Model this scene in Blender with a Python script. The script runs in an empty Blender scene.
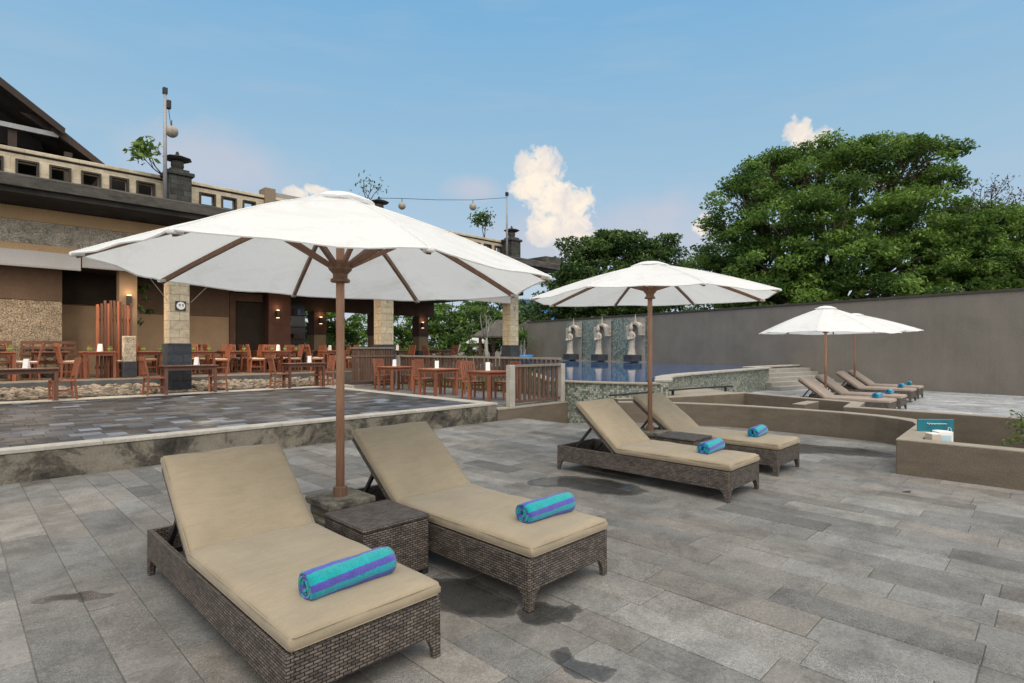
import bpy, bmesh, math, random
import numpy as np
from mathutils import Vector, Matrix
R = math.radians
rng = random.Random(7)
nrng = np.random.default_rng(11)
SC = bpy.context.scene
COL = SC.collection

# ------------------------------------------------------------------ helpers
def tag(o, label=None, cat=None, group=None, kind=None):
    if label: o['label'] = label
    if cat: o['category'] = cat
    if group: o['group'] = group
    if kind: o['kind'] = kind
    return o

def empty(name, loc=(0, 0, 0), rz=0.0, label=None, cat=None, group=None):
    o = bpy.data.objects.new(name, None)
    o.empty_display_size = 0.1
    COL.objects.link(o)
    o.location = loc
    o.rotation_euler = (0, 0, rz)
    return tag(o, label, cat, group)

def copy_tree(o, parent=None):
    c = o.copy()
    COL.objects.link(c)
    if parent is not None: c.parent = parent
    for ch in list(o.children):
        copy_tree(ch, c)
    return c

def box_uv(me):
    n = len(me.loops)
    if n == 0: return
    co = np.empty(len(me.vertices) * 3, np.float32); me.vertices.foreach_get('co', co); co = co.reshape(-1, 3)
    vi = np.empty(n, np.int32); me.loops.foreach_get('vertex_index', vi)
    pn = np.empty(len(me.polygons) * 3, np.float32); me.polygons.foreach_get('normal', pn); pn = np.abs(pn.reshape(-1, 3))
    lt = np.empty(len(me.polygons), np.int32); me.polygons.foreach_get('loop_total', lt)
    ax = np.repeat(np.argmax(pn * np.array([1.0, 1.0, 1.02]), axis=1), lt)
    p = co[vi]
    u = np.where(ax == 0, p[:, 1], p[:, 0])
    v = np.where(ax == 2, p[:, 1], p[:, 2])
    uv = np.stack([u, v], 1).astype(np.float32)
    l = me.uv_layers.new(name='UVMap')
    l.data.foreach_set('uv', uv.ravel())

class MB:
    """collects faces, built as one mesh object"""
    def __init__(s):
        s.v = []; s.f = []; s.c = []; s.uv = None
    def add(s, vs, fs, col=None):
        b = len(s.v)
        s.v += [tuple(p) for p in vs]
        for f in fs:
            s.f.append(tuple(b + i for i in f)); s.c.append(col)
        return s
    def box(s, x0, x1, y0, y1, z0, z1, col=None, M=None):
        vs = [(x, y, z) for z in (z0, z1) for y in (y0, y1) for x in (x0, x1)]
        if M is not None: vs = [M @ Vector(p) for p in vs]
        return s.add(vs, [(0, 2, 3, 1), (4, 5, 7, 6), (0, 1, 5, 4), (2, 6, 7, 3), (0, 4, 6, 2), (1, 3, 7, 5)], col)
    def bar(s, a, b, w, d=None, up=(0, 0, 1), w2=None, d2=None):
        """square bar between two points"""
        a = Vector(a); b = Vector(b); d = d or w; w2 = w2 or w; d2 = d2 or d
        t = (b - a).normalized(); u = Vector(up)
        if abs(t.dot(u)) > .95: u = Vector((0, 1, 0))
        x = t.cross(u).normalized(); y = x.cross(t).normalized()
        vs = [a - x*w/2 - y*d/2, a + x*w/2 - y*d/2, a + x*w/2 + y*d/2, a - x*w/2 + y*d/2,
              b - x*w2/2 - y*d2/2, b + x*w2/2 - y*d2/2, b + x*w2/2 + y*d2/2, b - x*w2/2 + y*d2/2]
        return s.add(vs, [(3, 2, 1, 0), (4, 5, 6, 7), (0, 1, 5, 4), (1, 2, 6, 5), (2, 3, 7, 6), (3, 0, 4, 7)])
    def tube(s, pts, rad, n=8, caps=True):
        pts = [Vector(p) for p in pts]
        if not hasattr(rad, '__len__'): rad = [rad] * len(pts)
        rings = []
        px = None
        for i, p in enumerate(pts):
            t = (pts[min(i+1, len(pts)-1)] - pts[max(i-1, 0)])
            if t.length < 1e-9: t = Vector((0, 0, 1))
            t.normalize()
            if px is None:
                u = Vector((0, 0, 1)) if abs(t.z) < .9 else Vector((1, 0, 0))
                px = t.cross(u).normalized()
            else:
                px = (px - t * px.dot(t)).normalized()
            py = t.cross(px)
            rings.append([p + (px * math.cos(2*math.pi*k/n) + py * math.sin(2*math.pi*k/n)) * rad[i] for k in range(n)])
        vs = [q for r in rings for q in r]; fs = []
        for i in range(len(rings)-1):
            for k in range(n):
                a = i*n+k; b = i*n+(k+1) % n
                fs.append((a, b, b+n, a+n))
        if caps:
            fs.append(tuple(reversed(range(n)))); fs.append(tuple((len(rings)-1)*n + k for k in range(n)))
        return s.add(vs, fs)
    def lathe(s, prof, n=16, c=(0, 0, 0)):
        vs = [(c[0]+r*math.cos(2*math.pi*k/n), c[1]+r*math.sin(2*math.pi*k/n), c[2]+z) for r, z in prof for k in range(n)]
        fs = []
        for i in range(len(prof)-1):
            for k in range(n):
                a = i*n+k; b = i*n+(k+1) % n
                fs.append((a, b, b+n, a+n))
        fs.append(tuple(reversed(range(n)))); fs.append(tuple((len(prof)-1)*n+k for k in range(n)))
        return s.add(vs, fs)
    def prism(s, poly, z0, z1):
        n = len(poly)
        a = sum(poly[i][0]*poly[(i+1) % n][1]-poly[(i+1) % n][0]*poly[i][1] for i in range(n))
        if a < 0: poly = poly[::-1]
        vs = [(x, y, z0) for x, y in poly] + [(x, y, z1) for x, y in poly]
        fs = [tuple(reversed(range(n))), tuple(range(n, 2*n))] + [(i, (i+1) % n, n+(i+1) % n, n+i) for i in range(n)]
        return s.add(vs, fs)
    def profile(s, poly, axis, a0, a1):
        """extrude a 2-D outline; axis 'x': outline in (y,z); axis 'y': outline in (x,z)"""
        n = len(poly)
        def P(u, w, a): return (a, u, w) if axis == 'x' else (u, a, w)
        vs = [P(u, w, a0) for u, w in poly] + [P(u, w, a1) for u, w in poly]
        fs = [tuple(range(n)), tuple(reversed(range(n, 2*n)))] + [(i, n+i, n+(i+1) % n, (i+1) % n) for i in range(n)]
        return s.add(vs, fs)
    def wallpath(s, pts, th, z0, z1):
        """wall along a path; thickness to the right of travel"""
        pts = [Vector((p[0], p[1])) for p in pts]; off = []
        for i, p in enumerate(pts):
            d1 = (pts[i]-pts[i-1]).normalized() if i else None
            d2 = (pts[i+1]-pts[i]).normalized() if i < len(pts)-1 else None
            d1 = d1 or d2; d2 = d2 or d1
            n1 = Vector((d1.y, -d1.x)); n2 = Vector((d2.y, -d2.x)); m = (n1+n2).normalized()
            off.append(p + m*th/max(.35, m.dot(n1)))
        n = len(pts)
        vs = [(p.x, p.y, z0) for p in pts]+[(p.x, p.y, z0) for p in off]+[(p.x, p.y, z1) for p in pts]+[(p.x, p.y, z1) for p in off]
        fs = []
        for i in range(n-1):
            fs += [(i, i+2*n, i+1+2*n, i+1), (n+i, n+i+1, 3*n+i+1, 3*n+i), (2*n+i, 3*n+i, 3*n+i+1, 2*n+i+1), (i, i+1, n+i+1, n+i)]
        fs += [(0, n, 3*n, 2*n), (n-1, 3*n-1, 4*n-1, 2*n-1)]
        return s.add(vs, fs)
    def build(s, name, mat, parent=None, smooth=False, bevel=0, seg=2, fixn=True, loc=None):
        me = bpy.data.meshes.new(name)
        me.from_pydata(s.v, [], s.f)
        if fixn:
            bm = bmesh.new(); bm.from_mesh(me)
            bmesh.ops.recalc_face_normals(bm, faces=bm.faces); bm.to_mesh(me); bm.free()
        if s.uv is not None:
            l = me.uv_layers.new(name='UVMap'); l.data.foreach_set('uv', np.array(s.uv, np.float32).ravel())
        else:
            box_uv(me)
        if any(c is not None for c in s.c):
            at = me.color_attributes.new('Tint', 'FLOAT_COLOR', 'CORNER')
            arr = []
            for p in me.polygons:
                c = s.c[p.index] or (.5, .5, .5)
                arr += [c[0], c[1], c[2], 1.0]*p.loop_total
            at.data.foreach_set('color', arr)
        if smooth:
            me.polygons.foreach_set('use_smooth', [True]*len(me.polygons))
        me.materials.append(mat)
        o = bpy.data.objects.new(name, me); COL.objects.link(o)
        if parent is not None: o.parent = parent
        if loc is not None: o.location = loc
        if bevel:
            m = o.modifiers.new('Bevel', 'BEVEL'); m.width = bevel; m.segments = seg; m.limit_method = 'ANGLE'; m.angle_limit = R(40)
        return o

# ------------------------------------------------------------------ materials
class Mat:
    def __init__(s, name, rough=.7, spec=.3):
        s.m = bpy.data.materials.new(name); s.m.use_nodes = True
        s.nt = s.m.node_tree; s.nt.nodes.clear()
        s.out = s.nt.nodes.new('ShaderNodeOutputMaterial')
        s.b = s.nt.nodes.new('ShaderNodeBsdfPrincipled')
        s.nt.links.new(s.b.outputs[0], s.out.inputs[0])
        s.set('Roughness', rough); s.set('Specular IOR Level', spec)
    def n(s, typ, ins=None, **props):
        nd = s.nt.nodes.new('ShaderNode'+typ)
        for k, v in props.items(): setattr(nd, k, v)
        for k, v in (ins or {}).items(): s.inp(nd.inputs[k], v)
        return nd
    def inp(s, sock, v):
        if hasattr(v, 'is_output'): s.nt.links.new(v, sock)
        else:
            if hasattr(sock.default_value, '__len__') and hasattr(v, '__len__') and len(v) == 3 and len(sock.default_value) == 4: v = (*v, 1)
            sock.default_value = v
    def set(s, k, v): s.inp(s.b.inputs[k], v); return s
    def uv(s, scale=None, rot=0):
        c = s.n('TexCoord').outputs['UV']
        if scale or rot:
            sc = scale if hasattr(scale, '__len__') else (scale or 1,)*3
            c = s.n('Mapping', {'Vector': c, 'Scale': sc, 'Rotation': (0, 0, rot)}).outputs[0]
        return c
    def obj(s, scale=None):
        c = s.n('TexCoord').outputs['Object']
        if scale:
            sc = scale if hasattr(scale, '__len__') else (scale,)*3
            c = s.n('Mapping', {'Vector': c, 'Scale': sc}).outputs[0]
        return c
    def geo(s, scale=None):
        c = s.n('NewGeometry').outputs['Position']
        if scale:
            sc = scale if hasattr(scale, '__len__') else (scale,)*3
            c = s.n('Mapping', {'Vector': c, 'Scale': sc}).outputs[0]
        return c
    def noise(s, vec, scale, detail=4, rough=.6, dist=0):
        return s.n('TexNoise', {'Vector': vec, 'Scale': scale, 'Detail': detail, 'Roughness': rough, 'Distortion': dist}).outputs[0]
    def ramp(s, fac, stops, interp='LINEAR'):
        nd = s.n('ValToRGB', {'Fac': fac}); cr = nd.color_ramp; cr.interpolation = interp
        while len(cr.elements) < len(stops): cr.elements.new(.5)
        for e, (p, c) in zip(cr.elements, stops):
            e.position = p; e.color = (*c, 1) if hasattr(c, '__len__') else (c, c, c, 1)
        return nd.outputs[0]
    def mix(s, a, b, fac, mode='MIX'):
        nd = s.n('Mix', data_type='RGBA', blend_type=mode)
        s.inp(nd.inputs[0], fac); s.inp(nd.inputs[6], a); s.inp(nd.inputs[7], b)
        return nd.outputs[2]
    def math(s, op, a, b=0.0, clamp=False):
        nd = s.n('Math', operation=op, use_clamp=clamp); s.inp(nd.inputs[0], a); s.inp(nd.inputs[1], b); return nd.outputs[0]
    def bump(s, h, strength=.3, dist=.01, normal=None):
        nd = s.n('Bump', {'Height': h, 'Strength': strength, 'Distance': dist})
        if normal is not None: s.inp(nd.inputs['Normal'], normal)
        s.set('Normal', nd.outputs[0]); return nd.outputs[0]
    def tint(s): return s.n('Attribute', attribute_name='Tint').outputs['Color']

def simple(name, c, rough=.6, spec=.3, var=.25, scale=6, bump=0, metal=0):
    m = Mat(name, rough, spec)
    v = m.noise(m.obj(), scale, 6, .65)
    f = m.ramp(v, [(.25, 1-var), (.75, 1+var)])
    m.set('Base Color', m.mix(c, f, 1.0, 'MULTIPLY'))
    if bump: m.bump(m.noise(m.obj(), scale*14, 3), bump, .004)
    if metal: m.set('Metallic', metal)
    return m.m

def spot(m, pos, cx, cy, rx, ry, ang=0, soft=.25):
    """soft elliptical stain mask at a place on the ground (metres)"""
    v = m.n('VectorMath', {0: pos, 1: (cx, cy, 0)}, operation='SUBTRACT').outputs[0]
    v = m.n('Mapping', {'Vector': v, 'Rotation': (0, 0, -ang)}).outputs[0]
    v = m.n('VectorMath', {0: v, 1: (1/rx, 1/ry, 0)}, operation='MULTIPLY').outputs[0]
    l = m.n('VectorMath', {0: v}, operation='LENGTH').outputs['Value']
    return l

def make_deck(name, wet, lo, warm=.0, rough=.62):
    m = Mat(name, rough, .3)
    pos = m.geo()
    t = m.tint()
    sp = m.noise(pos, 170, 3, .7)
    sp2 = m.noise(pos, 48, 5, .75)
    big = m.noise(pos, .8, 5, .6)
    mid = m.noise(pos, 5, 6, .7)
    rnd = m.math('FRACT', m.math('MULTIPLY', m.n('SeparateColor', {'Color': t}).outputs[1], 613.7))
    c = m.mix(t, m.ramp(sp, [(.3, .45), (.5, .95), (.72, 1.9)]), m.math('ADD', m.math('MULTIPLY', rnd, .75), .25), 'MULTIPLY')
    c = m.mix(c, m.ramp(sp2, [(.3, .72), (.7, 1.28)]), 1, 'MULTIPLY')
    c = m.mix(c, m.ramp(mid, [(.25, .78), (.75, 1.16)]), 1, 'MULTIPLY')
    c = m.mix(c, m.ramp(big, [(.3, .80), (.7, 1.15)]), 1, 'MULTIPLY')
    # scuffed pale scratches
    grit = m.ramp(m.noise(pos, 2.1, 9, .8, .4), [(.40, .72), (.52, 1.0), (.70, 1.10)])
    c = m.mix(c, grit, 1, 'MULTIPLY')
    if wet:
        wob = m.n('TexNoise', {'Vector': pos, 'Scale': 3.0, 'Detail': 5.0}).outputs['Color']
        wv = m.n('VectorMath', {0: wob, 1: (.5, .5, .5)}, operation='SUBTRACT').outputs[0]
        wv = m.n('VectorMath', {0: wv, 'Scale': .40}, operation='SCALE').outputs[0]
        wp = m.n('VectorMath', {0: pos, 1: wv}, operation='ADD').outputs[0]
        wp = m.n('VectorMath', {0: wp, 1: (1, 1, 0)}, operation='MULTIPLY').outputs[0]
        d = None
        for a in wet:
            l = spot(m, wp, *a)
            d = l if d is None else m.math('MINIMUM', d, l)
        k = m.ramp(d, [(.72, 1), (.96, .75), (1.08, .28), (1.45, 0)])
        c = m.mix(c, m.mix(c, (.30, .31, .32), 1, 'MULTIPLY'), k)
        m.set('Roughness', m.ramp(k, [(0, rough), (.7, .6), (1, .2)]))
        bs = m.ramp(k, [(0, .35), (1, .03)])
    else:
        m.set('Roughness', m.ramp(big, [(.35, rough-.25), (.7, rough)]))
        bs = .3
    m.set('Base Color', c)
    h = m.math('ADD', m.math('MULTIPLY', sp2, .8), m.math('MULTIPLY', sp, .5))
    nd = m.n('Bump', {'Height': h, 'Strength': bs, 'Distance': .006}); m.set('Normal', nd.outputs[0])
    return m.m

WET = [(2.32, 2.75, .22, .42, .15), (2.55, 2.2, .14, .2, .5), (2.23, 1.72, .085, .17, .3), (2.0, 1.5, .08, .08, 0), (5.3, 3.85, .32, .62, .1), (5.05, 4.3, .2, .3, .4),
       (.55, 4.5, .09, .27, .9), (9.75, 2.6, .4, .9, .1), (9.1, 3.3, .3, .8, .3), (5.6, 8.2, .5, .2, .1), (7.5, 1.2, .05, .04, 0)]
M = {}
M['deck'] = make_deck('deck_stone', WET, 0, rough=.78)
M['far_deck'] = make_deck('far_deck_stone', None, 0, rough=.5)
def m_slate():
    m = Mat('slate_tiles', .22, .22)
    pos = m.geo(); t = m.tint()
    c = m.mix(t, m.ramp(m.noise(pos, 26, 5), [(.3, .7), (.7, 1.3)]), 1, 'MULTIPLY')
    m.set('Base Color', c)
    m.set('Roughness', m.ramp(m.noise(pos, 1.2, 4), [(.35, .38), (.65, .7)]))
    m.bump(m.noise(pos, 30, 4), .15, .006); return m.m
M['slate'] = m_slate()
def m_kerb():
    m = Mat('stained_concrete', .85, .2)
    pos = m.geo()
    v = m.noise(m.geo((1, 1, 1.1)), 1.7, 9, .74, .3)
    c = m.ramp(v, [(.36, (.030, .028, .025)), (.46, (.085, .076, .062)), (.53, (.185, .165, .13)), (.75, (.27, .24, .195))])
    c = m.mix(c, m.ramp(m.noise(pos, 45, 4, .7), [(.3, .75), (.7, 1.25)]), 1, 'MULTIPLY')
    m.set('Base Color', c); m.bump(m.noise(pos, 30, 5, .7), .5, .012); return m.m
M['kerb'] = m_kerb()
def m_rough(name, a, b, scale=3, bump=.3, sp=40, rough=.85, stretch=(1, 1, 1)):
    m = Mat(name, rough, .2); pos = m.obj(stretch)
    c = m.ramp(m.noise(pos, scale, 7, .65, .3), [(.28, a), (.72, b)])
    c = m.mix(c, m.ramp(m.noise(m.obj(), sp, 4, .7), [(.3, .82), (.7, 1.18)]), 1, 'MULTIPLY')
    m.set('Base Color', c); m.bump(m.noise(m.obj(), sp, 4, .7), bump, .01); return m.m
M['coping'] = m_rough('pale_coping', (.30, .28, .24), (.46, .43, .38), 4)
M['grout'] = m_rough('dark_grout', (.075, .07, .062), (.22, .205, .18), 1.2)
M['ground'] = m_rough('earth', (.09, .08, .06), (.16, .14, .10), .5)
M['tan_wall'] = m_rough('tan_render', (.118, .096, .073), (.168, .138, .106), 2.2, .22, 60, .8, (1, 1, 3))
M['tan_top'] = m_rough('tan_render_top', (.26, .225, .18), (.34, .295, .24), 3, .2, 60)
def m_wall():
    m = Mat('grey_brown_render', .9, .15); o = m.obj()
    c = m.ramp(m.noise(o, .7, 7, .65, .4), [(.28, (.165, .146, .124)), (.72, (.222, .198, .170))])
    c = m.mix(c, m.ramp(m.noise(o, 24, 4, .7), [(.3, .84), (.7, 1.16)]), 1, 'MULTIPLY')
    st = m.noise(m.obj((2.6, 2.6, .16)), 1.6, 6, .7)
    c = m.mix(c, m.ramp(st, [(.3, .88), (.55, 1.0), (.75, 1.06)]), .6, 'MULTIPLY')
    z = m.n('SeparateXYZ', {'Vector': o}).outputs[2]
    run = m.math('MULTIPLY', m.ramp(m.math('ADD', m.math('MULTIPLY', z, .26), m.math('MULTIPLY', st, .45)), [(1.02, 0), (1.32, 1)]), .28)
    c = m.mix(c, (.07, .062, .052), run)
    pt = m.ramp(m.noise(o, .45, 3, .4, .2), [(.52, 0), (.60, .10)])
    c = m.mix(c, (.27, .24, .205), pt)
    m.set('Base Color', c); m.bump(m.noise(o, 22, 4, .7), .3, .012); return m.m
M['grey_wall'] = m_wall()
M['wall_cap'] = simple('dark_wall_cap', (.06, .052, .045), .85, .2, .3, 3)
def m_rattan():
    m = Mat('rattan_weave', .5, .4)
    uv = m.uv()
    br = m.n('TexBrick', {'Vector': uv, 'Color1': (.150, .122, .103), 'Color2': (.062, .050, .043), 'Mortar': (.010, .008, .007),
             'Scale': 1.0, 'Mortar Size': .0030, 'Mortar Smooth': .7, 'Bias': -.15, 'Brick Width': .040, 'Row Height': .0155}, offset=.5, squash=1.0)
    c = m.mix(br.outputs[0], m.ramp(m.noise(uv, 9, 5, .7), [(.3, .65), (.7, 1.4)]), 1, 'MULTIPLY')
    c = m.mix(c, m.ramp(m.noise(m.uv((6, 120, 1)), 4, 3), [(.35, .75), (.68, 1.45)]), 1, 'MULTIPLY')
    m.set('Base Color', c)
    w = m.n('TexWave', {'Vector': m.uv((1, 1, 1)), 'Scale': 14.0, 'Distortion': 0.0}, wave_type='BANDS', bands_direction='X').outputs[1]
    h = m.math('ADD', m.math('SUBTRACT', 1.0, br.outputs[1]), m.math('MULTIPLY', w, .35))
    m.bump(h, .9, .006); return m.m
M['rattan'] = m_rattan()
def m_cushion(name, c):
    m = Mat(name, .92, .12); m.set('Sheen Weight', .15)
    o = m.obj()
    x = m.ramp(m.noise(o, 2.5, 5, .6), [(.3, .90), (.7, 1.07)])
    x2 = m.ramp(m.noise(o, 320, 2, .6), [(.3, .86), (.7, 1.14)])
    c = m.mix(m.mix(c, x, 1, 'MULTIPLY'), x2, 1, 'MULTIPLY')
    st = m.ramp(m.noise(o, 5, 7, .75, .8), [(.62, 0), (.78, .22)])
    c = m.mix(c, (.20, .155, .10), st)
    m.set('Base Color', c)
    wr = m.noise(m.obj((2.2, 9, 2)), 2.2, 4, .55, 1.2)
    b1 = m.n('Bump', {'Height': m.math('ADD', m.noise(o, 5.5, 3, .5, .5), m.math('MULTIPLY', wr, .7)), 'Strength': .26, 'Distance': .02}).outputs[0]
    c = m.mix(c, m.ramp(wr, [(.3, .93), (.7, 1.05)]), 1, 'MULTIPLY'); m.set('Base Color', c)
    m.bump(m.noise(o, 350, 2), .25, .002, b1); return m.m
M['cushion'] = m_cushion('beige_canvas', (.312, .257, .180))
M['cushion_far'] = m_cushion('dusty_canvas', (.34, .27, .22))
def m_wood(name, a, b, scale=1.0, rough=.5):
    m = Mat(name, rough, .35); o = m.obj()
    g = m.noise(m.obj((18*scale, 18*scale, 1.6*scale)), 3, 6, .65, .4)
    c = m.ramp(g, [(.25, a), (.75, b)])
    info = m.n('ObjectInfo').outputs['Random']
    c = m.mix(c, m.ramp(info, [(0, .82), (1, 1.2)]), 1, 'MULTIPLY')
    c = m.mix(c, m.ramp(m.noise(o, 1.5, 4), [(.3, .8), (.7, 1.15)]), 1, 'MULTIPLY')
    m.set('Base Color', c); m.bump(g, .2, .003); return m.m
M['pole_wood'] = m_wood('weathered_pole_wood', (.33, .165, .10), (.52, .31, .205))
M['rib_wood'] = m_wood('rib_wood', (.15, .080, .05), (.28, .16, .105))
M['teak'] = m_wood('red_teak', (.19, .062, .034), (.34, .128, .070))
M['dark_teak'] = m_wood('dark_teak', (.085, .036, .024), (.17, .082, .055))
M['rail_wood'] = m_wood('railing_wood', (.075, .042, .030), (.165, .098, .070), .8, .7)
M['rail_top'] = m_wood('railing_cap_wood', (.16, .135, .11), (.30, .26, .215), .8, .8)
def m_canvas():
    m = Mat('parasol_canvas', .9, .1); o = m.obj()
    st = m.noise(m.obj((1, 1, 2)), 1.6, 7, .7, 1.0)
    c = m.mix((.90, .90, .89), (.60, .57, .51), m.ramp(st, [(.50, 0), (.76, .5)]))
    c = m.mix(c, m.ramp(m.noise(o, 90, 2), [(.3, .95), (.7, 1.04)]), 1, 'MULTIPLY')
    m.set('Base Color', c)
    m.bump(m.noise(o, 4, 4, .5), .25, .03)
    tr = m.n('BsdfTranslucent', {'Color': c})
    mx = m.n('MixShader', {0: .40, 1: m.b.outputs[0], 2: tr.outputs[0]})
    m.nt.links.new(mx.outputs[0], m.out.inputs[0]); return m.m
M['canvas'] = m_canvas()
def m_towel():
    m = Mat('striped_terry', .95, .05); m.set('Sheen Weight', .3)
    uv = m.uv(); sep = m.n('SeparateXYZ', {'Vector': uv}).outputs
    wob = m.math('MULTIPLY', m.math('SUBTRACT', m.noise(uv, 30, 4), .5), .012)
    u = m.math('ADD', sep[0], wob)
    fr = m.math('FRACT', m.math('DIVIDE', u, .165))
    c = m.ramp(fr, [(.0, (.0, .345, .365)), (.36, (.085, .080, .40)), (.58, (.0, .31, .40)), (.80, (.055, .075, .42))], 'CONSTANT')
    c = m.mix(c, m.ramp(m.noise(m.obj(), 240, 3, .7), [(.3, .62), (.7, 1.35)]), 1, 'MULTIPLY')
    c = m.mix(c, m.ramp(m.noise(m.obj(), 24, 4, .7), [(.3, .8), (.7, 1.18)]), 1, 'MULTIPLY')
    m.set('Base Color', c); m.bump(m.noise(m.obj(), 260, 3, .8), .9, .006); return m.m
M['towel'] = m_towel()
def m_brick(name, c1, c2, mortar, bw, rh, ms=.006, bump=.4, var=.35, nscale=8, off=.5, rough=.85):
    m = Mat(name, rough, .2); uv = m.uv()
    wv = m.n('TexNoise', {'Vector': uv, 'Scale': 5.0, 'Detail': 3.0}).outputs['Color']
    uvw = m.n('VectorMath', {0: uv, 1: m.n('VectorMath', {0: wv, 'Scale': .012}, operation='SCALE').outputs[0]}, operation='ADD').outputs[0]
    br = m.n('TexBrick', {'Vector': uvw, 'Color1': c1, 'Color2': c2, 'Mortar': mortar, 'Scale': 1.0, 'Mortar Size': ms, 'Mortar Smooth': .3, 'Brick Width': bw, 'Row Height': rh}, offset=off)
    c = m.mix(br.outputs[0], m.ramp(m.noise(uv, nscale, 6, .7), [(.25, 1-var), (.75, 1+var)]), 1, 'MULTIPLY')
    m.set('Base Color', c)
    h = m.math('ADD', m.math('SUBTRACT', 1.0, br.outputs[1]), m.math('MULTIPLY', m.noise(uv, nscale*6, 4), .5))
    m.bump(h, bump, .012); return m.m
M['cream_stone'] = m_brick('cream_stone_blocks', (.56, .47, .34), (.46, .38, .27), (.22, .18, .13), .42, .235)
M['dark_stone'] = m_brick('dark_stone_blocks', (.060, .066, .076), (.045, .05, .058), (.025, .026, .03), .5, .24, .006, .3)
M['parapet'] = m_brick('parapet_stone', (.58, .50, .37), (.47, .395, .285), (.34, .28, .21), .5, .3, .004, .3, .3, 5)
M['tower'] = m_brick('black_mossy_stone', (.075, .075, .066), (.05, .05, .045), (.03, .03, .027), .3, .14, .006, .6, .5, 6)
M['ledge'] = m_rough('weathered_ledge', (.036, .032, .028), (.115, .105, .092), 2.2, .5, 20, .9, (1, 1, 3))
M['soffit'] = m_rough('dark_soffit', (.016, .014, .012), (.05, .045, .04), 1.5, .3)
M['ochre'] = m_rough('ochre_band', (.56, .37, .20), (.68, .46, .26), 1.5, .1, 40)
def m_carved(name, a, b, sc):
    m = Mat(name, .9, .15); uv = m.uv()
    v = m.n('TexVoronoi', {'Vector': uv, 'Scale': sc, 'Randomness': 1.0}, feature='DISTANCE_TO_EDGE').outputs[0]
    f = m.ramp(v, [(.0, 0), (.07, 1)])
    c = m.mix(a, b, f)
    c = m.mix(c, m.ramp(m.noise(uv, 4, 6, .7), [(.3, .6), (.7, 1.4)]), 1, 'MULTIPLY')
    m.set('Base Color', c); m.bump(f, .8, .03); return m.m
M['carved'] = m_carved('carved_stone_frieze', (.30, .262, .205), (.62, .55, .44), 20)
M['scratch'] = m_carved('etched_wall_panel', (.19, .165, .13), (.29, .255, .20), 16)
def m_mosaic(name, stops, s=.055):
    m = Mat(name, .4, .5); uv = m.uv((1/s, 1/s, 1))
    fl = m.n('VectorMath', {0: uv}, operation='FLOOR').outputs[0]
    wn = m.n('TexWhiteNoise', {'Vector': fl}, noise_dimensions='3D').outputs['Value']
    big = m.noise(m.uv(), 1.6, 4)
    wn = m.math('ADD', m.math('MULTIPLY', wn, .7), m.math('MULTIPLY', big, .35))
    c = m.ramp(wn, stops)
    fr = m.n('VectorMath', {0: uv}, operation='FRACTION').outputs[0]
    sx = m.n('SeparateXYZ', {'Vector': fr}).outputs
    e = m.math('MINIMUM', m.math('MINIMUM', sx[0], sx[1]), m.math('MINIMUM', m.math('SUBTRACT', 1.0, sx[0]), m.math('SUBTRACT', 1.0, sx[1])))
    k = m.ramp(e, [(.04, 0), (.09, 1)])
    m.set('Base Color', m.mix((.10, .11, .10), c, k)); m.bump(k, .5, .006); return m.m
M['mosaic'] = m_mosaic('green_white_mosaic', [(.15, (.06, .085, .065)), (.4, (.14, .175, .135)), (.6, (.26, .28, .225)), (.85, (.44, .44, .38))], .05)
M['mosaic_blue'] = m_mosaic('teal_mosaic', [(.15, (.075, .105, .095)), (.4, (.15, .195, .175)), (.65, (.24, .285, .25)), (.9, (.36, .39, .34))], .10)
def m_water():
    m = Mat('pool_water', .03, .5)
    m.set('Base Color', (.026, .10, .27)); m.set('IOR', 1.33)
    m.bump(m.noise(m.geo((1, 1, 1)), 1.4, 3, .5), .05, .04); return m.m
M['water'] = m_water()
M['white_stone'] = m_rough('pale_statue_stone', (.34, .30, .245), (.54, .485, .41), 5, .5, 30)
M['white'] = simple('white_card', (.80, .79, .77), .6, .2, .04)
M['blind'] = m_rough('blind_cloth', (.60, .545, .50), (.70, .64, .585), .8, .1, 60)
M['black'] = simple('black_metal', (.02, .02, .022), .5, .4, .2)
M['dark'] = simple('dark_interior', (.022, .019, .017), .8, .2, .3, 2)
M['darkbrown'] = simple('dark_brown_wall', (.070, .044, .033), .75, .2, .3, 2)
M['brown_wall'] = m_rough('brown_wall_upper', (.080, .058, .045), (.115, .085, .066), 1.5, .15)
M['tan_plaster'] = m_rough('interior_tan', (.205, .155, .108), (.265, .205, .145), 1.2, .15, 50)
M['red_pillar'] = simple('red_brown_pillar', (.070, .034, .027), .7, .3, .3, 3)
M['grey_floor'] = m_rough('restaurant_floor', (.10, .085, .075), (.19, .165, .14), 2, .15, 30, .5)
M['edge_stone'] = m_rough('floor_edge_stone', (.085, .085, .085), (.16, .16, .155), 2, .3)
M['metal_grey'] = simple('grey_steel', (.30, .30, .31), .45, .5, .2, 4)
M['roof'] = m_rough('dark_roof_shingle', (.020, .015, .013), (.055, .040, .034), 1.5, .4, 14)
M['fascia'] = m_wood('fascia_wood', (.028, .018, .014), (.06, .038, .028), .4, .7)
M['cream_cushion'] = simple('cream_seat_pad', (.52, .45, .37), .9, .1, .1)
M['bark'] = m_rough('bark', (.055, .043, .032), (.15, .125, .095), 5, .7, 25)
M['pale_bark'] = m_rough('pale_bark', (.22, .20, .175), (.38, .355, .32), 5, .5, 25)
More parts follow.
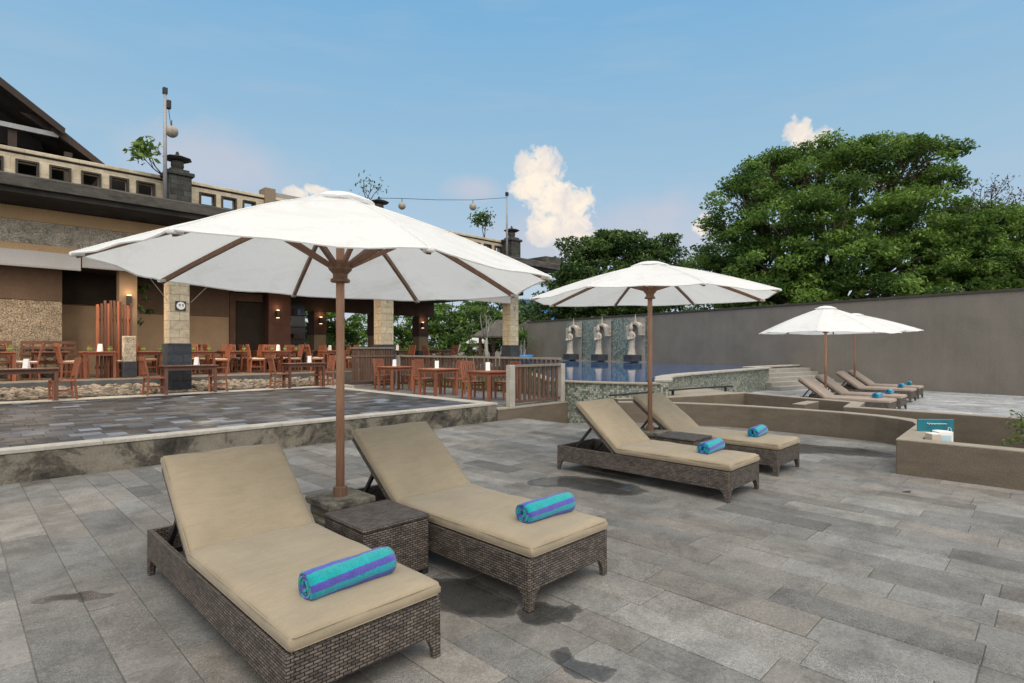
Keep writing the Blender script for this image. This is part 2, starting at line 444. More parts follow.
def m_leaf(name, a, b, tr=.25):
    m = Mat(name, .55, .3); t = m.tint()
    c = m.ramp(m.n('SeparateColor', {'Color': t}).outputs[0], [(0, a), (1, b)])
    m.set('Base Color', c)
    tl = m.n('BsdfTranslucent', {'Color': c})
    mx = m.n('MixShader', {0: tr, 1: m.b.outputs[0], 2: tl.outputs[0]})
    m.nt.links.new(mx.outputs[0], m.out.inputs[0]); return m.m
M['leaf'] = m_leaf('tree_leaves', (.026, .070, .013), (.195, .315, .060), .4)
M['leaf_dark'] = m_leaf('dark_leaves', (.022, .056, .015), (.125, .20, .05))
M['leaf_light'] = m_leaf('light_leaves', (.06, .12, .02), (.20, .30, .07))
M['leaf_brown'] = m_leaf('brown_leaves', (.055, .035, .022), (.13, .08, .05))
M['pebble'] = m_leaf('pebbles', (.045, .038, .03), (.29, .25, .20), 0.0)
M['grass'] = m_rough('lawn', (.05, .095, .02), (.10, .16, .045), 2, .3, 40)
def m_emit(name, c, s):
    m = Mat(name); m.set('Base Color', c); m.set('Emission Color', c); m.set('Emission Strength', s); return m.m
M['lamp'] = m_emit('lit_lamp', (1, .68, .36), 1.6)
M['teal'] = simple('teal_board', (.012, .15, .20), .35, .5, .25, 6)
M['pale_blue'] = simple('pale_blue_print', (.45, .60, .66), .5, .4, .1)
M['blue'] = simple('blue_paint', (.05, .20, .46), .5, .4, .2, 2)
M['red_tile'] = m_rough('red_tiles', (.24, .065, .035), (.36, .11, .06), 3, .4)
M['thatch'] = m_rough('grey_thatch', (.065, .058, .052), (.14, .125, .11), 3, .7, 30)
M['frosted'] = simple('lamp_globe', (.33, .29, .24), .6, .3, .35, 9)
M['green_bowl'] = simple('green_ceramic', (.20, .27, .09), .4, .4, .15)
M['glass_dark'] = simple('dark_glass', (.03, .033, .038), .12, .5, .2)
def m_sky_glass():
    m = Mat('window_pane', .05, .6); m.set('Base Color', (.03, .035, .045)); m.set('Metallic', .0); return m.m
M['pane'] = m_sky_glass()
M['concrete'] = m_rough('pale_concrete', (.25, .235, .21), (.36, .34, .31), 1.5, .3)
M['purple_bark'] = M['bark']
# ------------------------------------------------------------------ camera axes (used only for the camera and the sky directions)
TH = R(44.6)
# ------------------------------------------------------------------ ground, decks, terrace
def slabs(name, x0, x1, y0, y1, z, rows, lens, cols, mat, gap=.006, keep=None, xf=None, jit=.003, along='y', th=.03):
    """stone slabs laid in rows, one mesh; each slab has its own stone colour"""
    mb = MB(); a = x0 if along == 'y' else y0
    A1 = x1 if along == 'y' else y1; B0, B1 = (y0, y1) if along == 'y' else (x0, x1)
    while a < A1:
        w = rng.uniform(*rows); w = min(w, A1-a)
        if w < .05: break
        b = B0 - rng.uniform(0, lens[0])
        while b < B1:
            l = rng.uniform(*lens); c0 = max(b, B0); c1 = min(b+l, B1); b += l
            if c1-c0 < .04: continue
            col = cols(rng)
            dz = rng.uniform(-jit, jit); tx = rng.uniform(-jit, jit)*.6; ty = rng.uniform(-jit, jit)*.6
            g = gap*rng.uniform(.6, 1.5)/2
            q = [(a+g, c0+g), (a+w-g, c0+g), (a+w-g, c1-g), (a+g, c1-g)]
            if along != 'y': q = [(v, u) for u, v in q][::-1]
            cx = sum(p[0] for p in q)/4; cy = sum(p[1] for p in q)/4
            if keep and not keep(*(xf(cx, cy) if xf else (cx, cy))): continue
            zz = [z+dz+tx, z+dz+ty, z+dz-tx, z+dz-ty]
            e = .004
            P = [xf(*p) if xf else p for p in q]
            qi = [(p[0]+(e if p[0] < cx else -e), p[1]+(e if p[1] < cy else -e)) for p in q]
            Pi = [xf(*p) if xf else p for p in qi]
            vs = [(P[i][0], P[i][1], z-th) for i in range(4)]+[(P[i][0], P[i][1], zz[i]-.003) for i in range(4)]+[(Pi[i][0], Pi[i][1], zz[i]) for i in range(4)]
            fs = [(8, 9, 10, 11)]
            for i in range(4):
                j = (i+1) % 4
                fs += [(i, j, 4+j, 4+i), (4+i, 4+j, 8+j, 8+i)]
            mb.add(vs, fs, col)
        a += w
    return tag(mb.build(name, mat, fixn=False), kind='structure')

def deck_col(r):
    k = r.choice([.135, .15, .158, .163, .168, .174, .184, .205])*r.uniform(.94, 1.06)
    wm = r.choice([0, 0, .02, .03, .06])
    if r.random() < .08: k *= .76
    k *= 1.16; return (k*(1.025+wm), k*.995, k*(.935-wm*.8))
def far_col(r):
    k = r.choice([.36, .40, .42, .45, .48])*r.uniform(.93, 1.07); return (k*.98, k, k*1.03)
def slate_col(r):
    k = r.choice([.016, .022, .028, .034, .045, .062, .078])
    if r.random() < .12: k = r.uniform(.10, .20)
    return (k*.84, k, k*1.24)

def in_deck(x, y):
    if x < 8.5: return y < 8.75
    if x < 9.25: return 1.25 < y < 8.75
    return 1.25 < y < 7.2 - max(0, x-10.0)*.9
tag(MB().add([(-400, -400, -.42), (600, -400, -.42), (600, 600, -.42), (-400, 600, -.42)], [(0, 1, 2, 3)]).build('ground', M['ground']), kind='structure')
slabs('pool_deck', -7, 11.2, -8, 8.8, 0, (.22, .345), (.5, 1.05), deck_col, M['deck'], keep=in_deck, gap=.004, jit=.002)
tag(MB().prism([(-7, -8), (8.6, -8), (8.6, 1.3), (11.2, 1.3), (11.2, 5.2), (9.9, 7.2), (9.25, 7.25), (9.25, 8.8), (-7, 8.8)], -.45, -.006).build('deck_bed', M['grout']), kind='structure')

# terrace: slate patch with its concrete kerb and pale coping
def terr(x, y): return True
slabs('slate_terrace', -7, 8.12, 9.04, 16.2, .392, (.24, .34), (.24, .44), slate_col, M['slate'], gap=.004, jit=.0015, along='x')
tag(MB().box(-7, 8.14, 9.0, 16.2, -.3, .38).build('terrace_bed', M['grout']), kind='structure')
mb = MB(); mb.box(-7, 8.45, 8.80, 9.06, -.3, .352); mb.box(8.13, 8.45, 9.06, 16.2, -.3, .352)
tag(mb.build('terrace_kerb', M['kerb'], bevel=.012), kind='structure')
mb = MB(); x = -7.0
while x < 8.4:
    l = min(rng.uniform(.9, 1.6), 8.47-x); mb.box(x, x+l-.004, 8.785, 9.05, .353, .402); x += l
y = 9.054
while y < 16.2:
    l = min(rng.uniform(.7, 1.1), 16.2-y); mb.box(8.12, 8.47, y, y+l-.004, .353, .402); y += l
tag(mb.build('terrace_coping', M['coping'], bevel=.008), kind='structure')
mb = MB(); x = -7.0
while x < 9.2:
    l = min(rng.uniform(.8, 1.4), 9.2-x); mb.box(x, x+l-.004, 16.204, 16.78, -.3, .404); x += l
tag(mb.build('table_strip', M['coping'], bevel=.006), kind='structure')
# lower dining floor to the right of the slate
slabs('dining_floor', 8.48, 11.4, 9.05, 20.0, .285, (.3, .45), (.4, .9), lambda r: tuple(v*.5 for v in far_col(r)), M['far_deck'], along='x')
tag(MB().box(8.475, 11.4, 9.06, 20.0, -.4, .275).build('dining_floor_bed', M['grout']), kind='structure')
# tan retaining wall under the front railing
t = empty('retaining_wall', (9.9, 8.9, 0), label='low tan rendered wall carrying the short front railing', cat='wall')
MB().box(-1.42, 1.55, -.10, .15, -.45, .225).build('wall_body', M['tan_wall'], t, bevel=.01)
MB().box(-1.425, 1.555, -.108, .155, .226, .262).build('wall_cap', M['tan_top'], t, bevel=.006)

# ------------------------------------------------------------------ tan garden walls round the sunken bed
P1 = [(8.47, -7), (8.47, 1.49), (10.35, 1.56), (10.68, 1.66), (10.95, 1.9), (11.13, 2.25), (11.24, 2.8), (11.25, 3.5), (11.18, 4.4), (11.05, 5.0), (10.85, 5.6), (10.55, 6.2), (10.1, 6.75)]
t = empty('garden_wall', (0, 0, 0), label='low tan wall at the deck edge, curving round to the planter at right', cat='wall')
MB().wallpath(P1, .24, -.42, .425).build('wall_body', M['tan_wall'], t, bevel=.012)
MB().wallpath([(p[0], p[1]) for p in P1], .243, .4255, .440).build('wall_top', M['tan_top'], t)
P2 = [(12.4, -7), (12.4, 3.05), (13.6, 3.2), (14.4, 5.8), (12.0, 6.5), (10.7, 7.15)]
t = empty('garden_wall', (0, 0, 0), label='low tan wall beyond the sunken bed, zigzagging along the far deck', cat='wall')
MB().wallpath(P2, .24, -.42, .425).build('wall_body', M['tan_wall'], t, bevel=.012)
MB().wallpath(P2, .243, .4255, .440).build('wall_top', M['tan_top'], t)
MB().prism([(12.05, 6.75), (14.5, 6.06), (15.9, 7.9), (15.4, 8.2), (13.3, 7.75), (11.95, 7.05)], -.42, .43).build('ledge', M['tan_top'], t)
tag(MB().prism([(8.6, -7), (12.5, -7), (12.5, 3), (14.4, 3.2), (14.4, 6), (10.2, 7.5), (9.2, 7.4), (11, 5.2), (11.2, 1.8), (8.6, 1.4)], -.44, -.20).build('bed_soil', M['ground']), kind='structure')
# cross wall in the bed near the small lit end
t = empty('cross_wall', (12.9, 3.9, 0), label='short tan cross wall joining the zigzag wall in the sunken bed', cat='wall')
MB().box(-.35, .62, -.10, .14, -.4, .405).build('wall_body', M['tan_wall'], t, bevel=.01)
MB().box(-.352, .622, -.102, .142, .406, .42).build('wall_top', M['tan_top'], t)

# ------------------------------------------------------------------ big boundary wall (runs at an angle)
WB = Vector((25.9, .9)); WW = Vector((.201, .9796)); WN = Vector((-.9796, .201))
def W(s, o, z=0):
    p = WB + WW*s + WN*o
    return (p.x, p.y, z)
WROT = math.atan2(WW.y, WW.x)   # local x along wall; local +y is the side of the camera (WN)
def wall_M(): return WROT
t = empty('boundary_wall', W(0, 0), WROT, 'tall grey-brown rendered wall closing the far side of the pool and deck', 'wall')
MB().box(-14, 29.4, -.3, 0, -.45, 3.56).build('wall_body', M['grey_wall'], t)
MB().box(-14.05, 29.45, -.36, .05, 3.562, 3.66).build('wall_cap', M['wall_cap'], t, bevel=.01)
MB().box(17.0, 24.6, .002, .05, .7, 3.46).build('mosaic_panel', M['mosaic_blue'], t)

# far deck
def in_far(x, y):
    if y < 3.1: lim = 12.75
    elif y < 5.9: lim = 14.0
    else: lim = 14.9
    return x > lim and y < 8.6 and x > lim
slabs('far_deck', 0, 13.4, -12, 9.0, -.05, (.3, .45), (.6, 1.3), far_col, M['far_deck'], keep=in_far, xf=lambda o, s: W(s, o)[:2])
tag(MB().prism([W(-13, 0)[:2], W(8.2, 0)[:2], (15.8, 8.0), (14.6, 6.0), (13.8, 3.2), (12.6, 3.0), (12.6, -9)], -.45, -.062).build('far_deck_bed', M['grout']), kind='structure')
# steps up beside the pool
t = empty('pool_steps', W(5.9, 2.3), WROT, 'pale stone steps climbing beside the pool against the tall wall', 'steps')
for i in range(5):
    MB().box(i*.34, i*.34+.36 if i < 4 else 4.0, -2.28, 2.5, -.3, -.05+.152*(i+1)).build('step', M['concrete'], t, bevel=.012)

# ------------------------------------------------------------------ pool
PF = [(11.2, 9.3), (11.28, 8.55), (11.5, 7.75), (11.8, 7.2), (12.05, 7.05)]
PR = [(12.05, 7.05), (12.6, 7.35), (13.3, 7.78), (14.3, 8.12), (15.6, 8.32), (18.7, 8.45), (22.7, 8.6)]
PE = [(22.7, 8.6), (23.0, 9.2)]
w0 = W(8.2, .02)[:2]; w1 = W(28.4, .02)[:2]
left = [(27.5, 25.0), (24, 22), (19, 15.6), (13.6, 12.4)]
t = empty('swimming_pool', (12, 8, 0), label='raised swimming pool with green mosaic side and cream coping', cat='pool')
def rel(ps, o=(12, 8)): return [(p[0]-o[0], p[1]-o[1]) for p in ps]
MB().wallpath(rel([(13.4, 12.0)]+PF), .34, -.42, .735).build('spill_wall', M['mosaic'], t, bevel=.01)
MB().wallpath(rel([(13.38, 12.0)]+[(p[0]-.02, p[1]-.02) for p in PF]), .37, .736, .775).build('coping', M['tan_top'], t, bevel=.008)
MB().wallpath(rel(PR+[(23.1, 9.4), w0]), .36, -.42, .775).build('side_wall', M['mosaic'], t, bevel=.01)
MB().wallpath(rel([(p[0]+.01, p[1]-.03) for p in PR]+[(23.13, 9.4), w0]), .42, .776, .835).build('coping', M['coping'], t, bevel=.012)
poly = [(11.5, 9.3), (11.6, 8.6), (11.8, 7.85), (12.1, 7.4)]+[(p[0], p[1]+.2) for p in PR[1:]]+[(22.9, 9.4), w0, w1]+left
MB().prism(rel(poly), -.4, .742).build('water', M['water'], t)
bl_ = MB().box(17.0, 28.3, .06, .42, -.3, .80).build('back_ledge', M['tan_top'], t, bevel=.01)
bl_.location = (W(0, 0)[0]-12, W(0, 0)[1]-8, 0); bl_.rotation_euler = (0, 0, WROT)
# paving around and behind the pool
tag(MB().prism([(11.4, 9.4), (13.4, 12.2), (19, 15.8), (24, 22.2), (27.5, 25.2), (31, 29), (34, 60), (-10, 60), (-10, 24), (11.4, 20)], -.42, .28).build('garden_lawn', M['grass']), kind='structure')

# black rail on short posts in front of the pool
t = empty('pipe_rail', (0, 0, 0), label='thin black pipe rail on short posts before the mosaic pool side', cat='rail')
RP = [(10.2, 7.05, .56), (11.0, 6.93, .56), (11.9, 6.85, .56)]
RP2 = [(12.35, 6.85, .56), (13.4, 6.75, .56), (15.0, 6.35, .56)]
MB().tube(RP, .022, 8).build('pipe', M['black'], t, smooth=True)
MB().tube(RP2, .022, 8).build('pipe', M['black'], t, smooth=True)
for x, y in ((11.7, 6.87), (12.6, 6.83), (14.7, 6.42)): MB().bar((x, y, .40), (x, y, .56), .05).build('post', M['black'], t)

# statues in their shrines along the wall
def statue(loc, rz, label):
    t = empty('statue', loc, rz, label, 'statue', 'stone water statues on the pool wall')
    mb = MB()
    n = 14
    prof = [(0, .30, .24), (.06, .30, .24), (.10, .25, .20), (.4, .21, .17), (.75, .20, .16), (.95, .205, .165), (1.08, .16, .13), (1.2, .19, .14), (1.32, .215, .13), (1.38, .16, .10), (1.42, .065, .06), (1.48, .062, .062), (1.52, .10, .105), (1.60, .115, .12), (1.68, .105, .11), (1.74, .085, .085), (1.80, .06, .06), (1.90, .02, .02)]
    vs = []; fs = []
    for z, a, b in prof:
        for k in range(n):
            an = 2*math.pi*k/n
            fold = 1+.09*math.sin(an*5+z*3)*(1 if z < 1.0 else 0)
            vs.append((a*math.cos(an)*fold, b*math.sin(an)*fold+(.03 if 1.42 < z < 1.8 else 0), z))
    for i in range(len(prof)-1):
        for k in range(n):
            p = i*n+k; q = i*n+(k+1) % n; fs.append((p, q, q+n, p+n))
    fs.append(tuple(reversed(range(n)))); fs.append(tuple((len(prof)-1)*n+k for k in range(n)))
    mb.add(vs, fs)
    for sx in (-1, 1):   # bent arms folding to the jar held at the waist
        mb.tube([(sx*.17, 0, 1.32), (sx*.27, .02, 1.15), (sx*.28, .08, 1.0), (sx*.19, .18, .98), (sx*.07, .24, 1.0)], [.062, .06, .055, .048, .04], 8)
    mb.tube([(0, .15, 1.6), (0, .165, 1.57)], [.022, .016], 6)
    mb.build('figure', M['white_stone'], t, smooth=True)
    MB().lathe([(.05, .86), (.11, .92), (.12, 1.0), (.07, 1.07), (.085, 1.1)], 12, (0, .27, 0)).build('jar', M['white_stone'], t, smooth=True)
    return t
for i, (s, lab) in enumerate(((17.65, 'rightmost, nearest'), (20.55, 'middle'), (23.4, 'leftmost, farthest'))):
    p = W(s, .06, 0)
    t = empty('wall_shrine', p, WROT, f'stone arch shrine with lattice side panels, {lab} of three on the pool wall', 'shrine', 'stone shrines on the pool wall')
    MB().box(-.60, .60, .051, .09, .80, 3.4).build('back_panel', M['concrete'], t)
    MB().box(-.34, .34, .10, .94, .79, 1.18).build('pedestal', M['dark_stone'], t, bevel=.01)
    # arch hood: half ring with legs, standing out from the wall
    mb = MB(); n = 14; ro, ri, d0, d1 = .56, .40, .08, .46
    ring = [(-ro, 2.35)]+[(ro*math.cos(math.pi*(1-k/n)), 2.62+ro*math.sin(math.pi*(1-k/n))) for k in range(n+1)]+[(ro, 2.35)]
    inn = [(-ri, 2.35)]+[(ri*math.cos(math.pi*(1-k/n)), 2.62+ri*math.sin(math.pi*(1-k/n))) for k in range(n+1)]+[(ri, 2.35)]
    for k in range(len(ring)-1):
        a, b, c, d = ring[k], ring[k+1], inn[k+1], inn[k]
        mb.add([(q[0], d0, q[1]) for q in (a, b, c, d)]+[(q[0], d1, q[1]) for q in (a, b, c, d)],
               [(0, 1, 2, 3), (7, 6, 5, 4), (0, 4, 5, 1), (2, 6, 7, 3)]+([(0, 3, 7, 4)] if k == 0 else [])+([(1, 5, 6, 2)] if k == len(ring)-2 else []))
    mb.build('arch_hood', M['white_stone'], t, bevel=.012)
    for sx in (-1, 1):
        mb = MB(); x0 = sx*.565
        for a, b, c, d in ((.08, .46, 2.36, 2.44), (.08, .46, 2.90, 2.98), (.08, .16, 2.44, 2.90), (.39, .46, 2.44, 2.90), (.24, .31, 2.44, 2.90), (.16, .39, 2.62, 2.70)):
            mb.box(min(x0, x0+sx*.05), max(x0, x0+sx*.05), a, b, c, d)
        mb.build('lattice_panel', M['white_stone'], t)
    MB().lathe([(.07, 3.13), (.09, 3.18), (.05, 3.25), (.075, 3.3), (.03, 3.4), (.01, 3.62)], 10, (0, .28, 0)).build('finial', M['white_stone'], t, smooth=True)
    q = W(s, .66, 1.18)
    statue(q, WROT, f'pale stone woman pouring from a jar, {lab} of three statues by the pool')

# ------------------------------------------------------------------ railings
def railing(p0, p1, z0, h, label, posts=(True, True), gap=.13, mid=False, group='dark timber railings'):
    a = Vector((p0[0], p0[1], 0)); b = Vector((p1[0], p1[1], 0)); L = (b-a).length
    rz = math.atan2(b.y-a.y, b.x-a.x)
    t = empty('railing', (a.x, a.y, z0), rz, label, 'railing', group)
    MB().box(.06, L-.06, -.06, .06, h-.055, h).build('top_rail', M['rail_top'], t, bevel=.006)
    MB().box(.06, L-.06, -.03, .03, .07, .13).build('bottom_rail', M['rail_wood'], t, bevel=.005)
    if mid: MB().box(.06, L-.06, -.045, .045, h-.33, h-.27).build('middle_rail', M['rail_wood'], t, bevel=.005)
    k = 0; x = .14
    while x < L-.1 and k < 100:
        MB().box(x-.033, x+.033, -.022, .022, .131, h-.056).build('baluster', M['rail_wood'], t, bevel=.004); x += gap; k += 1
    for i, on in enumerate(posts):
        if on:
            x = 0 if i == 0 else L
            MB().box(x-.075, x+.075, -.075, .075, 0, h+.0).build('post', M['coping'], t, bevel=.008)
    return t
railing((9.0, 8.92), (10.8, 8.92), .262, .95, 'short dark timber railing between two stone posts on tan wall', gap=.165)
railing((11.05, 9.1), (11.05, 16.4), .29, 1.06, 'long side railing behind the three right-hand dining tables', (False, True), gap=.16)
railing((9.2, 16.55), (10.95, 16.55), .404, 1.22, 'tall dark slatted railing with a middle rail beside the big parasol pole', (False, False), gap=.098, mid=True)
# ------------------------------------------------------------------ restaurant building
B = empty('restaurant_building', (0, 17.0, 0), label='long stone-fronted restaurant with open dining hall, dark ledge and parapet of square openings', cat='building')
def bp(name, mb, mat, **k): return mb.build(name, mat, B, **k)   # local: y=0 is the front plane (Y=17)
FZ = .76
tag(MB().box(-8, 18.6, 17.98, 31, -.4, FZ).build('restaurant_floor', M['grey_floor']), kind='structure')
tag(MB().box(-8, 9.15, 17.80, 17.978, -.4, FZ+.004).build('floor_edge', M['edge_stone'], bevel=.01), kind='structure')
# pebble strip
mb = MB()
for i in range(2600):
    x = rng.uniform(-3.5, 9.1); y = rng.uniform(16.8, 17.78); z = .42+(y-16.8)*.20
    if 4.0 < x < 4.8 and y > 16.9: continue
    r = rng.uniform(.03, .075); q = rng.uniform(0, 6.28); c = rng.random()
    vs = []
    for (rr, zz) in ((1.0, 0), (.8, .55), (.0, .85)):
        if rr == 0: vs.append((x, y, z+zz*r)); continue
        for k in range(6):
            an = q+k*math.pi/3; vs.append((x+r*rr*math.cos(an)*1.25, y+r*rr*math.sin(an), z+zz*r))
    fs = []
    for k in range(6):
        j = (k+1) % 6; fs += [(k, j, 6+j, 6+k), (6+k, 6+j, 12)]
    mb.add(vs, fs, (c, c, c))
tag(mb.build('pebble_strip', M['pebble'], smooth=True, fixn=False), kind='stuff')
tag(MB().profile([(16.78, -.4), (17.8, -.4), (17.8, .61), (16.78, .41)], 'x', -7, 9.15).build('pebble_bed', M['grout']), kind='structure')

# front columns: dark stone foot, cream stone shaft
COLX = (4.15, 10.7, 17.15)
for i, x in enumerate(COLX):
    f0 = .3 if i == 0 else .28
    cz = 1.72
    c = bp('column', MB().box(x, x+.5, .0, .5, cz, 4.0), M['cream_stone'], bevel=.012)
    MB().box(x-.04, x+.54, -.04, .54, f0, cz-.002).build('column_base', M['dark_stone'], c, bevel=.015)
    if i == 0:
        p = MB().box(x+.15, x+.40, -.035, -.001, 2.62, 2.87).build('plaque', M['black'], c)
        MB().profile([(x+.275+.105*math.cos(a*math.pi/10), 2.745+.105*math.sin(a*math.pi/10)) for a in range(20)], 'y', -.045, -.036).build('plaque_disc', M['white'], c)
        mb = MB()
        for dx in (-.045, .03): mb.box(x+.275+dx-.004, x+.275+dx+.035, -.05, -.0455, 2.76, 2.785); mb.box(x+.275+dx+.014, x+.275+dx+.030, -.05, -.0455, 2.72, 2.7595)
        mb.build('plaque_mark', M['black'], c)
    else:
        MB().profile([(x+.17, 3.42), (x+.33, 3.42), (x+.25, 3.20)], 'y', -.03, -.001).build('plaque', M['concrete'], c)
# lintel bands at the left half (deep), thinner to the right
bp('lintel', MB().box(-8, 17.7, .02, .30, 3.86, 4.02), M['ochre'], bevel=.01)
bp('frieze', MB().box(-8, 3.55, .05, .30, 4.022, 4.555), M['carved'])
bp('frieze', MB().box(3.56, 17.65, .06, .30, 4.022, 4.555), M['parapet'])
bp('cornice_band', MB().box(-8, 17.68, .0, .30, 4.557, 4.86), M['ochre'], bevel=.01)
# projecting dark roof ledge
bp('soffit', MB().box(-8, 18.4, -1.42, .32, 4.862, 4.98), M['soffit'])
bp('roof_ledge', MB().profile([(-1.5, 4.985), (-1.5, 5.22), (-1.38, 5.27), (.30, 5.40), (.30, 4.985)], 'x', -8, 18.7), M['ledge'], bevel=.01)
# parapet with real square openings
OP = [(-1.9, -1.5), (-1.2, -.8), (-.5, -.12), (.35, .85), (1.11, 1.47), (1.71, 2.06), (2.31, 2.65), (2.88, 3.23), (3.45, 3.81), (4.93, 5.29), (5.5, 5.85), (6.08, 6.39)]
x = 8.2
while x < 16.6: OP.append((x, x+.36)); x += .62
z0, z1 = 5.60, 5.91
mb = MB()
mb.box(-8, 17.5, .05, .30, 5.30, z0); mb.box(-8, 17.5, .05, .30, z1, 6.06)
xs = -8
for a, b in OP:
    mb.box(xs, a, .05, .30, z0+.001, z1-.001); xs = b
mb.box(xs, 17.5, .05, .30, z0+.001, z1-.001)
bp('parapet', mb, M['parapet'])
bp('parapet_coping', MB().box(-8, 17.55, .0, .35, 6.10, 6.19), M['parapet'], bevel=.015)
bp('parapet_groove', MB().box(-8, 17.52, .04, .31, 6.062, 6.098), M['soffit'])
for a, b in OP:
    mb = MB(); e = .03
    mb.box(a-e, b+e, -.0, .12, z1-.01, z1+e); mb.box(a-e, b+e, -.0, .12, z0-e, z0+.01)
    mb.box(a-e, a+.012, -.0, .12, z0+.0105, z1-.0105); mb.box(b-.012, b+e, -.0, .12, z0+.0105, z1-.0105)
    bp('window_frame', mb, M['wall_cap'])
bp('opening_backing', MB().box(2.75, 3.95, .7, 3, 5.3, 6.05), M['dark'])  # dark box added behind the parapet openings so they read dark
bp('parapet_pier', MB().box(6.66, 6.98, -.05, .42, 5.3, 6.42), M['tan_plaster'], bevel=.012)
bp('wall_panel', MB().box(7.0, 8.1, .02, .34, 5.3, 6.34), M['concrete'], bevel=.01)
# corner towers
for i, x in enumerate((4.0, 10.13, 16.62)):
    tw = bp('tower', MB().box(x, x+.54, -.6, -.05, 5.25, 6.12), M['tower'], bevel=.02)
    mb = MB(); mb.box(x-.06, x+.60, -.66, .01, 6.121, 6.22); mb.box(x+.04, x+.50, -.56, -.09, 6.221, 6.30)
    mb.build('tower_cap', M['tower'], tw, bevel=.02)
    mb = MB(); mb.lathe([(.19, 6.301), (.13, 6.34), (.16, 6.42), (.15, 6.53), (.10, 6.57)], 10, (x+.27, -.32, 0)); mb.build('tower_lantern', M['ledge'], tw)
    mb = MB(); mb.lathe([(.28, 6.57), (.35, 6.61), (.32, 6.63), (.15, 6.68), (.05, 6.72), (.035, 6.79), (.0, 6.82)], 8, (x+.27, -.32, 0)); mb.build('tower_roof', M['tower'], tw)
bp('ledge_end', MB().box(18.0, 19.0, -1.3, .6, 5.25, 5.55), M['ledge'], bevel=.02)
# interior
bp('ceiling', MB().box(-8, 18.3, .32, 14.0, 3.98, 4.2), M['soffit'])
bp('rear_beam', MB().box(8.8, 18.3, 6.9, 7.3, 3.28, 3.975), M['darkbrown'])
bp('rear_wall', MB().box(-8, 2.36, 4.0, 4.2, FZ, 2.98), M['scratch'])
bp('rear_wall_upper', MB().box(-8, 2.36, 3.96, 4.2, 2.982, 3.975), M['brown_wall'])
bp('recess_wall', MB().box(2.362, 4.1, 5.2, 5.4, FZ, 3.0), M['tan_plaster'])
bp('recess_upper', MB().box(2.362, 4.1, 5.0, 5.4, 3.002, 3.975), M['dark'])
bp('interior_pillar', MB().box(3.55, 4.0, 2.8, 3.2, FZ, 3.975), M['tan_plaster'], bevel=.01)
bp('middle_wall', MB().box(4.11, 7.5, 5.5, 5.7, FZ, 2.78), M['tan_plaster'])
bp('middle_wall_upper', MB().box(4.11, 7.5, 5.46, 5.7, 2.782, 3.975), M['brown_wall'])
dr = bp('doorway', MB().box(7.52, 8.85, 5.6, 5.75, FZ, 3.975), M['dark'])
MB().box(7.50, 7.70, 5.4, 5.598, FZ, 3.7).build('door_frame', M['darkbrown'], dr)
MB().box(7.70, 8.7, 5.4, 5.598, 3.4, 3.7).build('door_frame', M['darkbrown'], dr)
bp('sconce_pillar', MB().box(8.86, 9.75, 5.2, 5.75, FZ, 3.975), M['red_pillar'], bevel=.01)
cb = bp('glass_cabinet', MB().box(9.76, 11.0, 6.6, 7.0, FZ, 3.6), M['glass_dark'])
for z in (1.5, 2.0, 2.5, 3.0): MB().box(9.80, 10.96, 6.4, 6.59, z, z+.03).build('cabinet_shelf', M['darkbrown'], cb)
for i in range(16):
    z = rng.choice((1.53, 2.03, 2.53, 3.03)); x = rng.uniform(9.9, 10.85); w = rng.uniform(.04, .1)
    MB().box(x-w, x+w, 6.43, 6.56, z, z+rng.uniform(.12, .34)).build('cabinet_item', rng.choice([M['ochre'], M['red_pillar'], M['concrete'], M['metal_grey'], M['blue']]), cb)
for x in (11.55, 14.6, 17.3):
    c = bp('rear_column', MB().box(x, x+.6, 6.9, 7.5, 2.2, 3.27), M['red_pillar'], bevel=.01)
    MB().box(x+.02, x+.58, 6.92, 7.48, 1.45, 2.199).build('column_shaft', M['tan_plaster'], c)
    MB().box(x-.03, x+.63, 6.86, 7.54, FZ, 1.449).build('column_base', M['dark_stone'], c)
bp('side_wall', MB().box(9.0, 9.4, 5.76, 9.0, FZ, 3.975), M['darkbrown'])
# wall lamps (lit in the photograph)
def sconce(x, y, z, label, two=True):
    t = empty('wall_lamp', (x, 17+y, z), 0, label, 'wall lamp', 'lit wall lamps in the restaurant')
    MB().box(-.06, .06, -.10, 0, -.14, .14).build('lamp_body', M['black'], t, bevel=.008)
    MB().box(-.05, .05, -.09, -.01, .141, .16).build('lamp_glow', M['lamp'], t)
    if two: MB().box(-.05, .05, -.09, -.01, -.16, -.141).build('lamp_glow', M['lamp'], t)
    l = bpy.data.lights.new('lamp_light', 'POINT'); l.energy = 1.6; l.color = (1, .62, .32); l.shadow_soft_size = .05
    o = bpy.data.objects.new('lamp_light', l); COL.objects.link(o); o.parent = t; o.location = (0, -.16, .24)
sconce(3.78, 2.79, 3.02, 'lit wall lamp on the tan pillar above the slat screen', False)
sconce(9.2, 5.19, 2.95, 'lit wall lamp on the red-brown pillar beside the doorway')
sconce(11.85, 6.89, 2.85, 'lit wall lamp on the rear column left of the big parasol pole')
sconce(17.5, 6.89, 2.8, 'lit wall lamp on the farthest rear column')
for x, y, l in ((10.9, 4.5, 'left'), (12.3, 5.6, 'right')):
    t = empty('ceiling_lamp', (x, 17+y, 3.98), 0, f'lit flush ceiling lamp over the dining hall, {l} of two', 'ceiling lamp', 'flush lamps under the dining hall ceiling')
    MB().box(-.35, .35, -.12, .12, -.05, -.002).build('lamp_frame', M['concrete'], t)
    MB().box(-.32, .32, -.10, .10, -.062, -.051).build('lamp_glow', M['lamp'], t)
